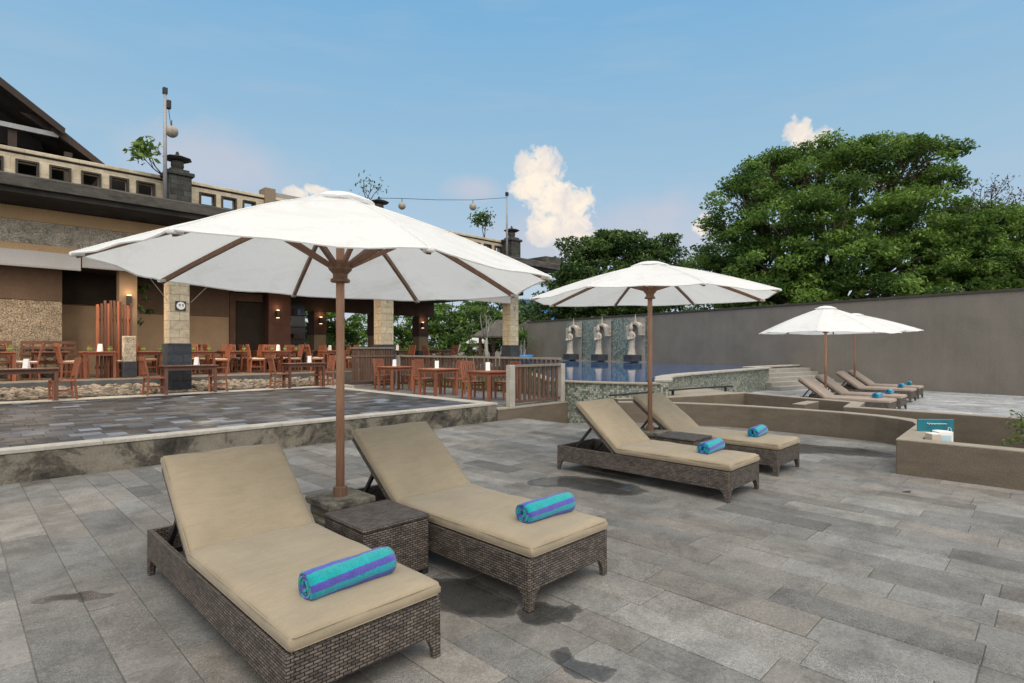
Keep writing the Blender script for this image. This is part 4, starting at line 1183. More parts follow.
def bench(x, w, lab):
    t = empty('bench', (x, 20.55, Z3), 0, lab, 'bench', 'dark red benches by the etched wall')
    MB().box(-w/2, w/2, -.25, .25, .40, .45).build('seat', M['teak'], t, bevel=.01)
    mb = MB(); mb.box(-w/2, w/2, .24, .28, .95, 1.04); mb.box(-w/2, w/2, .245, .275, .80, .87); mb.box(-w/2, w/2, .245, .275, .62, .68)
    k = 0; xx = -w/2
    while xx < w/2: mb.box(xx, xx+.05, .25, .27, .451, .949); xx += .24
    mb.build('backrest', M['dark_teak'], t)
    for sx in (-1, 1):
        for sy in (-.2, .2): MB().box(sx*(w/2-.06)-.03, sx*(w/2-.06)+.03, sy-.03, sy+.03, 0, .399).build('leg', M['dark_teak'], t)
bench(.6, 1.3, 'dark red slatted bench at the far left below the etched wall panel')
bench(2.05, 1.25, 'dark red slatted bench at the right end of the etched wall panel')

# ------------------------------------------------------------------ things in the planter
t = empty('sign_board', (9.66, 1.24, -.2), R(-50), 'teal sign board with pale lettering behind the garden wall corner', 'sign')
MB().box(-.24, .24, -.012, .012, .10, .81).build('board', M['teal'], t, bevel=.01)
pts = [(-.12+.26*k/30, -.016, .745+.012*math.sin(k*1.5)*math.exp(-k*.06)) for k in range(31)]
MB().tube(pts, .006, 5).build('lettering', M['pale_blue'], t)
MB().tube([(-.05, -.016, .655), (.02, -.016, .66), (.10, -.016, .652)], .006, 5).build('lettering', M['pale_blue'], t)
MB().tube([(.15, -.016, .64), (.165, -.016, .70), (.19, -.016, .69), (.20, -.016, .64)], .008, 5).build('lettering', M['pale_blue'], t)
for sx in (-.2, .2): MB().box(sx-.015, sx+.015, .013, .04, 0, .8).build('stake', M['black'], t)
t = empty('storage_box', (9.0, 1.08, .185), R(-50), 'small white printed carton beside the teal sign in the planter corner', 'box')
MB().box(-.085, .085, -.07, .07, 0, .345).build('carton', M['white'], t, bevel=.005)
MB().box(-.06, .06, -.0735, -.0705, .16, .30).build('print_panel', M['pale_blue'], t)
t = empty('storage_box', (8.85, 1.16, .175), R(-50), 'small cream carton left of the white printed one in the planter', 'box')
MB().box(-.055, .055, -.07, .07, 0, .325).build('carton', M['cream_cushion'], t, bevel=.005)
MB().box(-.057, .057, -.072, .072, .326, .335).build('lid', M['white'], t)
tag(MB().box(8.72, 11.0, -6.9, 1.24, -.3, .13).build('planter_soil', M['ground']), kind='structure')
# ------------------------------------------------------------------ vegetation
def leaf_mesh(name, centers, sizes, mat, parent, tone, up=.35, aspect=.5):
    """many small bent leaf faces; centers Nx3, tone N in 0..1 (leaf-to-leaf colour variation)"""
    N = len(centers)
    nm = nrng.normal(size=(N, 3)); nm[:, 2] += up*2.2; nm /= np.linalg.norm(nm, axis=1, keepdims=True)
    a = nrng.normal(size=(N, 3)); u = np.cross(nm, a); u /= np.linalg.norm(u, axis=1, keepdims=True); v = np.cross(nm, u)
    L = sizes[:, None]; Wd = L*aspect
    p0 = centers-u*L*.5; p2 = centers+u*L*.5-nm*L*.12
    p1 = centers+v*Wd*.5+nm*L*.06; p3 = centers-v*Wd*.5+nm*L*.06
    vs = np.stack([p0, p1, p2, p3], 1).reshape(-1, 3)
    me = bpy.data.meshes.new(name); me.vertices.add(4*N); me.vertices.foreach_set('co', vs.ravel().astype(np.float32))
    me.loops.add(4*N); me.loops.foreach_set('vertex_index', np.arange(4*N, dtype=np.int32))
    me.polygons.add(N); me.polygons.foreach_set('loop_start', np.arange(0, 4*N, 4, dtype=np.int32)); me.polygons.foreach_set('loop_total', np.full(N, 4, np.int32))
    me.update(calc_edges=True)
    at = me.color_attributes.new('Tint', 'FLOAT_COLOR', 'CORNER')
    c = np.repeat(np.clip(tone, 0, 1), 4); arr = np.stack([c, c, c, np.ones_like(c)], 1).astype(np.float32)
    at.data.foreach_set('color', arr.ravel())
    me.materials.append(mat)
    o = bpy.data.objects.new(name, me); COL.objects.link(o); o.parent = parent
    return o
def clumps(blobs, per, cr, leaf, dens, up_bias=.25, seed=0):
    """blobs: (x,y,z,rx,ry,rz). leaf clumps over each blob's surface and inside"""
    g = np.random.default_rng(seed); C = []; T = []; S = []
    for (x, y, z, rx, ry, rz) in blobs:
        k = max(3, int(per*(rx*ry*rz)**(2/3)))
        for _ in range(k):
            d = g.normal(size=3); d[2] += up_bias; d /= np.linalg.norm(d)
            r = .55+.58*g.random()**.6
            c = np.array([x, y, z])+d*np.array([rx, ry, rz])*r
            rr = cr*g.uniform(.55, 1.35); n = int(dens*rr*rr/(cr*cr))
            if n < 4: n = 4
            q = g.normal(size=(n, 3)); q /= np.linalg.norm(q, axis=1, keepdims=True); q *= (g.random((n, 1))**.4)*rr
            q[:, 2] *= .46
            C.append(c+q); base = g.uniform(.0, .95)
            T.append(np.clip(base+g.normal(size=n)*.18, 0, 1)); S.append(leaf*g.uniform(.6, 1.35, n))
    return np.concatenate(C), np.concatenate(S), np.concatenate(T)
def tree(name, x, y, gz, blobs, lab, cat='tree', group=None, mat='leaf', trunk_r=.3, per=3.2, cr=.75, leaf=.3, dens=46, bark='bark', seed=1, up=.35, bias=.25, aspect=.5):
    t = empty(name, (x, y, gz), 0, lab, cat, group)
    rr = random.Random(seed)
    c, s, tn = clumps(blobs, per, cr, leaf, dens, bias, seed)
    leaf_mesh('crown', c, s, M[mat], t, tn, up, aspect)
    mb = MB()
    top = Vector((sum(b[0] for b in blobs)/len(blobs)*.3, sum(b[1] for b in blobs)/len(blobs)*.3, min(b[2] for b in blobs)*.62))
    mb.tube([(0, 0, -.3), (top.x*.2+.05, top.y*.2, top.z*.4), top], [trunk_r*1.25, trunk_r, trunk_r*.85], 10)
    for b in blobs:
        e = Vector(b[:3]); mid = top.lerp(e, .5)+Vector((rr.uniform(-.4, .4), rr.uniform(-.4, .4), rr.uniform(0, .5)))*min(1, (e-top).length*.2)
        mb.tube([top-Vector((0, 0, .2)), mid, e, e+Vector((rr.uniform(-.5, .5)*b[3], rr.uniform(-.5, .5)*b[4], b[5]*.7))], [trunk_r*.55, trunk_r*.36, trunk_r*.16, trunk_r*.05], 7)
        for _ in range(3):
            f = e+Vector((rr.uniform(-1, 1)*b[3], rr.uniform(-1, 1)*b[4], rr.uniform(-.2, .9)*b[5]))*.85
            mb.tube([mid, e.lerp(f, .5), f], [trunk_r*.22, trunk_r*.13, trunk_r*.04], 5)
    mb.build('trunk', M[bark], t, smooth=True)
    return t
RIGHT = Vector((math.sin(TH), -math.cos(TH), 0)); FWD = Vector((math.cos(TH), math.sin(TH), 0))
def rf(r, f, z=0): 
    p = RIGHT*r+FWD*f; return (p.x, p.y, z)
def blob(o, r, f, z, sr, sf, sz):
    p = rf(r, f, z); return (p[0]-o[0], p[1]-o[1], z-o[2], (sr+sf)/2*1.0 if abs(sr-sf) < .1 else sr, sf, sz)
def PX(px, py, f):   # metres right and up of a direction at distance f
    return ((px-512)/556*f, 1.6-(py-348)/556*f)
def px_blobs(o, lst, f0):
    out = []
    for px, py, rx, ry, df in lst:
        f = f0+df; r, z = PX(px, py, f); s = f/556
        out.append(blob(o, r, f, z, rx*s, rx*s, ry*s))
    return out
# big spreading tree behind the wall
o = rf(18.0, 32, -.3)
bl = [(745, 205, 32, 22, -1), (775, 180, 36, 20, 0), (820, 165, 42, 22, 1), (862, 160, 34, 18, 0), (905, 168, 40, 24, 1), (935, 185, 26, 18, 2), (790, 225, 48, 28, -2), (845, 215, 50, 32, -2.5),
      (900, 222, 46, 30, -2), (735, 250, 36, 26, 0), (775, 265, 46, 26, -2), (835, 268, 54, 26, -3), (900, 262, 48, 28, -2.5), (950, 250, 36, 26, -2), (722, 280, 26, 18, 2.5), (858, 146, 15, 9, 1), (906, 152, 15, 9, 1), (768, 164, 14, 9, 0), (738, 190, 14, 10, 0), (700, 262, 12, 12, 3), (822, 148, 12, 8, 1), (718, 228, 14, 10, 0), (965, 215, 22, 14, 0), (860, 295, 60, 18, -3), (780, 298, 60, 18, -2), (716, 298, 24, 16, 4), (742, 290, 34, 20, 2), (945, 282, 40, 24, -3), (930, 225, 34, 24, -1)]
o_big = o
big_tree = tree('spreading_tree', *o, px_blobs(o, bl, 32), 'largest broad green tree rising above the tall wall at right', mat='leaf', trunk_r=.5, per=13, cr=.72, leaf=.205, dens=135, seed=3, up=.5)
o = rf(28.5, 30, -.3)
bl = [(985, 240, 32, 22, 0), (1020, 228, 30, 20, 0), (1060, 235, 40, 30, 0), (1000, 272, 36, 22, -1), (1045, 275, 40, 26, -1), (960, 285, 26, 16, -.5), (1000, 222, 18, 11, 1), (962, 240, 26, 20, 0), (975, 262, 30, 20, -1), (1020, 300, 60, 16, -2)]
tree('leafy_tree', *o, px_blobs(o, bl, 30), 'lower rounded green tree at the right picture edge behind the wall', mat='leaf', trunk_r=.35, per=13, cr=.68, leaf=.20, dens=125, seed=5, up=.5)
# round dark tree in the middle
o = rf(8.2, 46, -.3)
bl = [(578, 258, 22, 18, 0), (600, 246, 24, 16, 0), (630, 248, 24, 16, 0), (612, 240, 12, 9, 0), (648, 262, 22, 16, 0), (565, 290, 24, 22, 0), (600, 285, 34, 26, -1), (645, 285, 32, 24, -1), (676, 285, 20, 20, 0), (662, 243, 12, 10, 1), (672, 262, 12, 12, 0), (600, 318, 36, 18, 0), (650, 315, 34, 18, 0), (555, 318, 20, 16, 0)]
tree('round_tree', *o, px_blobs(o, bl, 46), 'dark rounded tree behind the middle parasol and statue wall', mat='leaf_dark', trunk_r=.4, per=14, cr=.8, leaf=.29, dens=95, seed=8)
dry = px_blobs(o_big, [(902, 168, 26, 12, .3), (925, 180, 18, 9, 1), (850, 190, 26, 8, -2), (800, 185, 16, 7, -1)], 32)
c, s, tn = clumps(dry, 9, .6, .17, 46, .5, 61)
leaf_mesh('dry_leaves', c, s, M['leaf_brown'], big_tree, tn, .4)
# bare twiggy tree
o = rf(26.5, 31, -.3)
t = empty('bare_tree', o, 0, 'nearly bare brown twiggy tree above the foliage at the right edge', 'tree')
mb = MB(); rr = random.Random(4); tips = []
def grow(p, d, r, l, n):
    q = p+d*l; mb.tube([p, p.lerp(q, .5)+Vector((rr.uniform(-1, 1), rr.uniform(-1, 1), rr.uniform(-1, 1)))*l*.08, q], [r, r*.85, r*.65], 5)
    if n == 0: tips.append(q); return
    for _ in range(rr.choice([2, 3])):
        e = (d+Vector((rr.uniform(-1, 1), rr.uniform(-1, 1), rr.uniform(-.5, .6)))*.75).normalized(); grow(q, e, r*.6, l*rr.uniform(.62, .85), n-1)
grow(Vector((0, 0, 0)), Vector((0, 0, 1)), .22, 7.6, 0)
for a, b in ((-.35, 1), (.25, 1), (0.6, .8), (-.05, 1.1)):
    grow(Vector((0, 0, 7.4)), (RIGHT*a+Vector((0, 0, b))).normalized(), .09, 1.25, 4)
mb.build('trunk', M['bark'], t, smooth=True)
tp = np.array([tuple(p) for p in tips]); tp = np.concatenate([tp+nrng.normal(size=tp.shape)*.10 for _ in range(3)])
leaf_mesh('crown', tp, np.full(len(tp), .16), M['leaf_brown'], t, nrng.random(len(tp)))
# tree row behind garden (beyond the open hall)
k = 0
desc = ['dense dark tree behind the garden, seen through the hall left of the second column', 'dark tree behind the garden just right of the second column', 'dark tree behind the garden over the conifer',
        'dark tree behind the garden left of the gazebo', 'dark tree behind the garden right of the gazebo']
for px, f, mt in ((335, 46, 'leaf'), (410, 48, 'leaf'), (455, 52, 'leaf'), (492, 50, 'leaf_dark'), (527, 58, 'leaf_dark')):
    r, z = PX(px, 300, f); o = rf(r, f, .2)
    s = f/556*556/48
    bls = [(o_[0], o_[1], o_[2], o_[3], o_[4], o_[5]) for o_ in [(0, 0, 4.0, 2.6, 2.6, 2.2), (1.8, 1, 3.2, 2, 2, 1.8), (-1.8, -.8, 3.0, 2, 2, 1.9), (.3, .8, 5.4, 1.7, 1.7, 1.3), (-.6, 1.6, 2.0, 2.0, 2, 1.4), (1.0, -1.4, 1.8, 2, 2, 1.3)]]
    tree('garden_tree', *o, bls, desc[k], group='trees behind the garden', mat=mt, trunk_r=.22, per=8, cr=.6, leaf=.32, dens=40, seed=20+k); k += 1
# garden plants
def bush(px, py0, f, w, h, lab, mat='leaf', seed=0, name='bush', leaf=.2, per=6, cr=.35, dens=26, aspect=.45):
    r = (px-512)/556*f; o = rf(r, f, .26)
    bls = [(0, 0, h*.55, w, w, h*.48), (w*.5, 0, h*.4, w*.7, w*.7, h*.36), (-w*.5, w*.2, h*.42, w*.7, w*.7, h*.38)]
    return tree(name, *o, bls, lab, 'plant', None, mat, .05, per, cr, leaf, dens, 'bark', seed, aspect=aspect)
bush(345, 0, 32, .8, 2.7, 'green bush seen behind the big parasol pole', 'leaf', 31)
bush(384, 0, 36, 1.1, 2.9, 'tall leafy bush left of the second stone column', 'leaf', 32)
bush(437, 0, 33, .7, 2.0, 'pale green bush in the garden right of the yucca', 'leaf_light', 33)
bush(520, 0, 40, .8, 3.2, 'leafy bush just right of the third stone column', 'leaf', 36)
bush(400, 0, 45, 1.6, 2.2, 'low shrub at the back of the lawn by the second column', 'leaf_light', 38)
# conifer
r, z = PX(470, 0, 40); o = rf(r, 40, .26)
tree('conifer', *o, [(0, 0, .9, .9, .9, .8), (0, 0, 1.6, .72, .72, .7), (0, 0, 2.3, .5, .5, .6), (0, 0, 2.9, .3, .3, .55)], 'yellow-green conical conifer in the garden left of the gazebo', 'tree', None, 'leaf_light', .08, 16, .25, .13, 30, seed=34)
# frangipani with pale trunk
r = (321-512)/556*31; o = rf(r, 31, .26)
t = empty('frangipani_tree', o, 0, 'small tree with forked pale trunk left of the big parasol pole', 'tree')
mb = MB(); tips = []; rr = random.Random(9)
grow_old = grow
def grow2(p, d, r, l, n):
    q = p+d*l; mb.tube([p, q], [r, r*.8], 7)
    if n == 0: tips.append(q); return
    for _ in range(2 if n > 1 else 3): grow2(q, (d+Vector((rr.uniform(-1, 1), rr.uniform(-1, 1), rr.uniform(-.1, .4)))*.7).normalized(), r*.72, l*.78, n-1)
for a in (-.5, .1, .6): grow2(Vector((0, 0, .1)), (RIGHT*a+Vector((0, 0, 1))).normalized(), .09, .8, 4)
mb.build('trunk', M['pale_bark'], t, smooth=True)
tp = np.array([tuple(p) for p in tips]); tp = np.concatenate([tp+nrng.normal(size=tp.shape)*.22 for _ in range(14)])
leaf_mesh('crown', tp, np.full(len(tp), .26), M['leaf_light'], t, nrng.random(len(tp)), .4, .35)
# yucca / palm like plants with strap leaves
def strap_plant(name, loc, h, heads, lw, ll, n, lab, mat='leaf', cat='plant', seed=0, trunk=True):
    rr = random.Random(seed); t = empty(name, loc, 0, lab, cat); st = MB(); lf = MB()
    for k in range(heads):
        hx, hy = rr.uniform(-.35, .35)*h*.4, rr.uniform(-.35, .35)*h*.4; hh = h*rr.uniform(.6, 1)
        st.tube([(0, 0, 0), (hx*.6, hy*.6, hh*.5), (hx, hy, hh)], [.07, .055, .045], 7)
        for i in range(n):
            a = rr.uniform(0, 6.28); el = rr.uniform(.1, 1.4); d = Vector((math.cos(a)*math.cos(el), math.sin(a)*math.cos(el), math.sin(el)))
            s = Vector((-math.sin(a), math.cos(a), 0))*lw; c = rr.random(); L = ll*rr.uniform(.7, 1.1); p = Vector((hx, hy, hh)); pr = None; V = []; F = []
            for q in range(5):
                u = q/4; b = p+d*L*u+Vector((0, 0, -L*.5*u*u*math.cos(el))); w = s*(1-u*.85)
                V += [b-w, b+w]
            for q in range(4): F.append((2*q, 2*q+1, 2*q+3, 2*q+2))
            lf.add(V, F, (c, c, c))
    if trunk: st.build('trunk', M['pale_bark'], t, smooth=True)
    lf.build('leaves', M[mat], t, fixn=False); return t
strap_plant('yucca', rf((420-512)/556*30, 30, .26), 1.6, 6, .035, .85, 46, 'yucca with sword leaves standing just right of the second stone column', 'leaf_light', seed=2)
strap_plant('palm', rf((523-512)/556*37, 37, .26), 2.5, 3, .045, 1.3, 34, 'small palm with drooping fronds right of the third stone column', 'leaf', seed=3)
# plant tree trunk behind gazebo post
r = (486-512)/556*36; o = rf(r, 36, .26)
tree('slender_tree', *o, [(0, 0, 3.6, 1.0, 1.0, .9), (.8, .3, 3.2, .7, .7, .6), (-.7, -.2, 3.3, .7, .7, .6)], 'slender garden tree with bare trunk beside the gazebo', mat='leaf', trunk_r=.12, per=9, cr=.4, leaf=.22, dens=30, seed=41, bark='pale_bark')
# small trees growing on the parapet and at the front edge
def sprig(x, y, z, s, lab, mat, seed, nl=90, leaf=.16):
    t = empty('rooftop_shrub', (x, y, z), 0, lab, 'plant', 'shrubs growing on the roof parapet')
    mb = MB(); rr = random.Random(seed); tips = []
    def gr(p, d, r, l, n):
        q = p+d*l; mb.tube([p, q], [r, r*.7], 5)
        if n == 0: tips.append(q); return
        for _ in range(2): gr(q, (d+Vector((rr.uniform(-1, 1), rr.uniform(-.6, .6), rr.uniform(-.3, .5)))*.7).normalized(), r*.65, l*.75, n-1)
    lean = Vector((-.8, 0, .55)) if seed == 1 else Vector((-.15, 0, 1))
    for a in (-.3, .2): gr(Vector((0, 0, 0)), (lean+Vector((a, rr.uniform(-.2, .2), .1))).normalized(), .028*s, .38*s, 3)
    mb.build('stems', M['bark'], t, smooth=True)
    tp = np.array([tuple(p) for p in tips]); k = max(1, nl//len(tp)); tp = np.concatenate([tp+nrng.normal(size=tp.shape)*.17*s for _ in range(k)])
    leaf_mesh('leaves', tp, np.full(len(tp), leaf)*nrng.uniform(.7, 1.3, len(tp)), M[mat], t, nrng.random(len(tp)), .2, .42)
sprig(4.0, 16.9, 6.15, .74, 'leafy shrub leaning left out of the left roof tower', 'leaf_light', 1, 190, .2)
sprig(10.1, 16.7, 6.3, .95, 'sparse twiggy shrub by the middle roof tower above the big parasol', 'leaf_dark', 2, 70, .13)
sprig(15.7, 17.1, 6.15, .85, 'bushy shrub on the parapet left of the right roof tower', 'leaf_dark', 3, 420, .15)
# hanging dark plant inside the hall
t = empty('indoor_plant', (4.05, 20.4, FZ), 0, 'large dark indoor plant between slat screen and plaque column', 'plant')
c, s, tn = clumps([(.1, 0, 2.2, .5, .4, .5), (-.2, .1, 1.9, .35, .3, .35), (.35, .1, 2.55, .35, .3, .3)], 16, .22, .17, 22, .2, 77)
leaf_mesh('leaves', c, s, M['leaf_dark'], t, tn*.4, .1)
MB().tube([(0, 0, .4), (0, .05, 1.2), (.1, 0, 2.2)], [.05, .04, .03], 7).build('stem', M['bark'], t)
MB().lathe([(.16, 0), (.24, .4), (.26, .45), (.2, .45)], 14).build('pot', M['dark_stone'], t)
# green shrub in the planter at the right edge
t = empty('planter_shrub', (10.95, -.08, .2), 0, 'light green feathery shrub in the planter at the right picture edge', 'plant')
rr = random.Random(12); lf = MB(); st = MB()
C = []; 
for k in range(46):
    a = rr.uniform(0, 6.28); el = rr.uniform(.25, 1.35); L = rr.uniform(.5, .95); d = Vector((math.cos(a)*math.cos(el), math.sin(a)*math.cos(el), math.sin(el)))
    pts = [d*L*u+Vector((0, 0, -.28*L*u*u)) for u in (0, .33, .66, 1)]
    st.tube(pts, [.008, .006, .004, .002], 4)
    for q in range(46):
        u = rr.uniform(.25, 1); C.append(tuple(d*L*u+Vector((0, 0, -.28*L*u*u))+Vector((rr.gauss(0, .03), rr.gauss(0, .03), rr.gauss(0, .03)))))
st.build('stems', M['bark'], t); C = np.array(C)
leaf_mesh('leaves', C, np.full(len(C), .075)*nrng.uniform(.7, 1.4, len(C)), M['leaf_light'], t, nrng.random(len(C)), .3, .32)

# ------------------------------------------------------------------ garden buildings
def hut(loc, w, d, h, rh, lab, name, wallmat, roofmat, cat, rz=0, posts=True, over=.5):
    t = empty(name, loc, rz, lab, cat)
    if posts:
        for sx in (-1, 1):
            for sy in (-1, 1): MB().box(sx*w/2-.09, sx*w/2+.09, sy*d/2-.09, sy*d/2+.09, 0, h).build('post', M['dark_teak'], t)
        MB().box(-w/2-.1, w/2+.1, -d/2-.1, d/2+.1, -.3, .15).build('floor', M['concrete'], t)
        MB().box(-w/2-.05, w/2+.05, -d/2-.05, d/2+.05, h-.18, h).build('beam', M['dark_teak'], t)
    else:
        MB().box(-w/2, w/2, -d/2, d/2, -.3, h).build('wall', M[wallmat], t)
        MB().box(-w*.2, w*.05, -d/2-.03, -d/2-.002, .9, 1.9).build('window', M['glass_dark'], t)
    o = over
    vs = [(-w/2-o, -d/2-o, h), (w/2+o, -d/2-o, h), (w/2+o, d/2+o, h), (-w/2-o, d/2+o, h), (-w*.18, 0, h+rh), (w*.18, 0, h+rh),
          (-w/2-o, -d/2-o, h-.12), (w/2+o, -d/2-o, h-.12), (w/2+o, d/2+o, h-.12), (-w/2-o, d/2+o, h-.12)]
    MB().add(vs, [(0, 1, 5, 4), (1, 2, 5), (2, 3, 4, 5), (3, 0, 4), (6, 7, 1, 0), (7, 8, 2, 1), (8, 9, 3, 2), (9, 6, 0, 3), (9, 8, 7, 6)]).build('roof', M[roofmat], t)
    return t
hut(rf((500-512)/556*42, 42, .28), 2.2, 2.2, 2.2, 1.25, 'small garden gazebo with dark posts and grey thatched roof', 'gazebo', None, 'thatch', 'gazebo', R(20))
hut(rf((529-512)/556*50, 50, .28), 3.4, 3, 2.4, 1.4, 'small grey hut with a thatched roof left of the statue wall', 'hut', 'grey_wall', 'thatch', 'building', R(30), False)
hut(rf((541-512)/556*64, 64, .28), 4.0, 4.0, 3.0, 2.6, 'house with an orange-red tiled roof beyond the pool wall', 'house', 'tan_plaster', 'red_tile', 'building', R(40), False, .3)
t = empty('blue_building', rf((538-512)/556*80, 80, -.3), R(45), 'plain bright blue building partly seen beside the third column', 'building')
MB().box(-2.2, 2.2, -3, 3, 0, 8.6).build('wall', M['blue'], t)
MB().box(-2.3, 2.3, -3.1, 3.1, 8.6, 8.8).build('roof', M['metal_grey'], t)
MB().box(-2.23, -2.201, -1, .2, 5.6, 6.8).build('window', M['pane'], t)
# low grey garden wall / building beyond the hall
t = empty('garden_wall', rf((372-512)/556*52, 52, .2), R(-45), 'pale low garden wall behind the frangipani and lawn', 'wall')
MB().box(-9, 5, 0, .25, -.3, 1.5).build('wall_body', M['coping'], t); MB().box(-9.05, 5.05, -.05, .3, 1.501, 1.58).build('wall_cap', M['concrete'], t)
# sloping grey slab (slide like) and small garden parasol
t = empty('garden_ramp', rf((450-512)/556*34, 34, .26), R(-30), 'grey stepped stone pedestal with a sloping back in the garden', 'garden ornament')
MB().profile([(-1.0, 0), (1.0, 0), (.45, .9), (.1, 1.25), (-.3, 1.25), (-.6, .7)], 'y', -.4, .4).build('slab', M['thatch'], t)
MB().bar((.0, -.45, 0), (.55, -.45, 1.55), .16, .1).build('brace', M['concrete'], t)
make_parasol(*rf((477-512)/556*44, 44)[:2], .26, 2.55, 2.0, .95, 'tiny white parasol far off in the garden beside the conifer', False, None, 0, 9)
# blue tub by the end of the pool
t = empty('pool_tub', (26.3, 24.9, .5), R(30), 'blue round-cornered tub by the pool edge behind the railing', 'tub')
MB().lathe([(.5, 0), (.62, .35), (.66, .62), (.62, .66), (.55, .45)], 20).build('tub_body', M['blue'], t, smooth=True)
MB().tube([(.3, 0, .6), (.6, 0, 1.0), (-.1, .1, 1.25)], .03, 6).build('spout', M['metal_grey'], t)

# ------------------------------------------------------------------ camera
cam = bpy.data.cameras.new('Camera'); co = bpy.data.objects.new('Camera', cam); COL.objects.link(co)
co.location = (0, 0, 1.6); co.rotation_euler = (R(90), 0, TH-R(90))
cam.sensor_width = 36; cam.lens = 556/1024*36; cam.shift_y = 6.5/1024; cam.clip_start = .05; cam.clip_end = 2000
SC.camera = co

# ------------------------------------------------------------------ light and sky
SUN_EL = R(54); SUN_AZ = R(-110)      # direction towards the sun in the ground plane, from +X
sv = Vector((math.cos(SUN_AZ)*math.cos(SUN_EL), math.sin(SUN_AZ)*math.cos(SUN_EL), math.sin(SUN_EL)))
sl = bpy.data.lights.new('Sun', 'SUN'); sl.energy = 1.1; sl.angle = R(45); sl.color = (1, .92, .80)
so = bpy.data.objects.new('Sun', sl); COL.objects.link(so); so.rotation_euler = (-sv).to_track_quat('-Z', 'Y').to_euler(); so.location = (0, 0, 40)
w = bpy.data.worlds.new('World'); SC.world = w; w.use_nodes = True
nt = w.node_tree; nt.nodes.clear()
class WN_(Mat):
    def __init__(s, nt): s.nt = nt
wm = WN_(nt)
wo = nt.nodes.new('ShaderNodeOutputWorld'); bg = nt.nodes.new('ShaderNodeBackground')
sky = nt.nodes.new('ShaderNodeTexSky'); sky.sky_type = 'NISHITA'; sky.sun_disc = False; sky.sun_elevation = SUN_EL; sky.sun_rotation = R(90)-SUN_AZ
sky.air_density = 1.0; sky.dust_density = 1.2; sky.ozone_density = 1.2
D = wm.n('TexCoord').outputs['Generated']
dn = wm.n('VectorMath', {0: D}, operation='NORMALIZE').outputs[0]
sp = wm.n('SeparateXYZ', {'Vector': dn}).outputs
el = wm.math('ARCSINE', sp[2]); az = wm.math('ARCTAN2', sp[1], sp[0])
# sky colour: physical sky veiled by thin bright haze
hz = wm.ramp(wm.math('DIVIDE', el, 1.2, True), [(0, (5.8, 6.4, 7.4)), (.12, (5.0, 6.3, 7.6)), (.26, (3.7, 5.9, 7.6)), (.45, (2.3, 5.1, 7.9)), (1, (1.5, 4.0, 7.0))])
base = wm.mix(sky.outputs[0], hz, .75)
# cumulus: soft blobs placed by compass direction and height, broken up by noise
vec = wm.n('CombineXYZ', {0: az, 1: el, 2: 0.0}).outputs[0]
nz = wm.n('TexNoise', {'Vector': vec, 'Scale': 20.0, 'Detail': 9.0, 'Roughness': .62}).outputs[0]
nz2 = wm.n('TexNoise', {'Vector': vec, 'Scale': 9.0, 'Detail': 6.0, 'Roughness': .6}).outputs[0]
nz3 = wm.n('TexNoise', {'Vector': vec, 'Scale': 48.0, 'Detail': 6.0, 'Roughness': .6, 'Distortion': .4}).outputs[0]
def AE(px, py):
    a = math.atan2((px-512)/556, 1); e = math.atan2(-(py-348)/556, math.hypot((px-512)/556, 1)); return TH-a, e
def cloud(lst):
    d = None
    for px, py, rx, ry in lst:
        a, e = AE(px, py); k = math.cos(math.atan2((px-512)/556, 1))
        v = wm.n('VectorMath', {0: vec, 1: (a, e, 0)}, operation='SUBTRACT').outputs[0]
        v = wm.n('VectorMath', {0: v, 1: (556/(rx*k*k), 556/(ry*k), 0)}, operation='MULTIPLY').outputs[0]
        l = wm.n('VectorMath', {0: v}, operation='LENGTH').outputs['Value']
        d = l if d is None else wm.n('Math', {0: d, 1: l, 2: .25}, operation='SMOOTH_MIN').outputs[0]
    return d
d1 = cloud([(540, 172, 24, 24), (528, 188, 18, 16), (552, 198, 26, 24), (574, 206, 20, 20), (570, 228, 24, 24), (548, 228, 26, 22), (580, 245, 22, 20), (800, 132, 18, 16), (815, 142, 18, 14), (845, 160, 26, 14), (706, 226, 12, 12), (296, 192, 14, 7), (316, 190, 14, 6)])
f1 = wm.math('ADD', d1, wm.math('ADD', wm.math('MULTIPLY', wm.math('SUBTRACT', nz, .5), 1.5), wm.math('MULTIPLY', wm.math('SUBTRACT', nz3, .5), 1.6)))
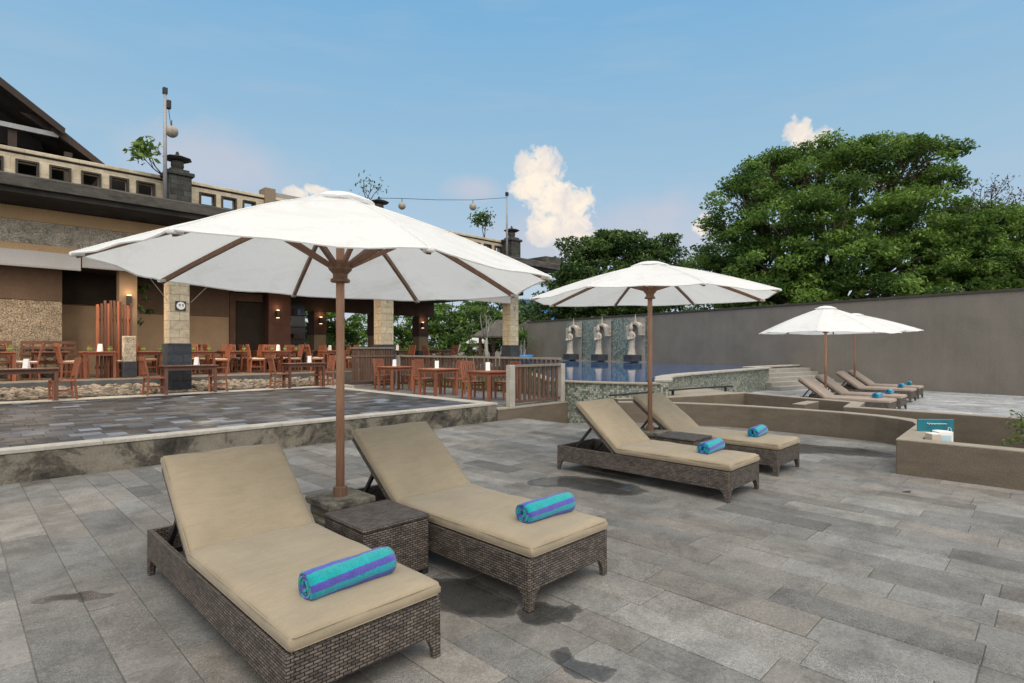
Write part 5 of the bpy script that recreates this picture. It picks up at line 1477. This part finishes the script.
c1 = wm.ramp(f1, [(.50, 1), (.72, .75), (1.0, 0)])
lowfade = wm.ramp(wm.math('DIVIDE', el, .5, True), [(.22, .25), (.42, 1)])
c1 = wm.math('MULTIPLY', c1, lowfade)
d2 = cloud([(640, 235, 120, 45), (560, 240, 90, 50), (700, 240, 60, 40), (480, 190, 40, 14), (210, 160, 110, 40), (660, 215, 60, 18)])
f2 = wm.math('ADD', d2, wm.math('MULTIPLY', wm.math('SUBTRACT', nz2, .5), 1.6))
c2 = wm.math('MULTIPLY', wm.ramp(f2, [(.2, 1), (1.1, 0)]), .55)
ccol = wm.mix((6.2, 6.1, 6.6), (9.8, 8.7, 7.3), wm.ramp(wm.math('ADD', wm.math('MULTIPLY', nz, .6), wm.math('MULTIPLY', nz2, .5)), [(.40, 0), (.60, 1)]))
base = wm.mix(base, (6.0, 5.7, 6.3), c2)
st = wm.math('MULTIPLY', wm.ramp(wm.n('TexNoise', {'Vector': wm.n('VectorMath', {0: vec, 1: (2, 14, 1)}, operation='MULTIPLY').outputs[0], 'Scale': 2.2, 'Detail': 5.0}).outputs[0], [(.5, 0), (.75, 1)]), .18)
base = wm.mix(base, (4.6, 5.4, 6.2), st)
fin = wm.mix(base, ccol, c1)
# high thin white cloud sheet overhead and behind the photographer: the soft light of the picture
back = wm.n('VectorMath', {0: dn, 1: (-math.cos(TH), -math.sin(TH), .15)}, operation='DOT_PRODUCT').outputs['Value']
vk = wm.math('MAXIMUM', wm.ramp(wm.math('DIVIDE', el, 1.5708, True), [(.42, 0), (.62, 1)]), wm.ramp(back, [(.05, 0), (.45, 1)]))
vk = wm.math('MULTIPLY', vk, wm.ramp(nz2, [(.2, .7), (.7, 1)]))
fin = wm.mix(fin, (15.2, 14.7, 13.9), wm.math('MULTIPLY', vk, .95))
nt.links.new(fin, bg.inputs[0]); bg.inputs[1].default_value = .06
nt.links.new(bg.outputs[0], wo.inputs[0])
SC.view_settings.view_transform = 'Standard'; SC.view_settings.look = 'None'; SC.view_settings.exposure = 0.80; SC.view_settings.gamma = 1
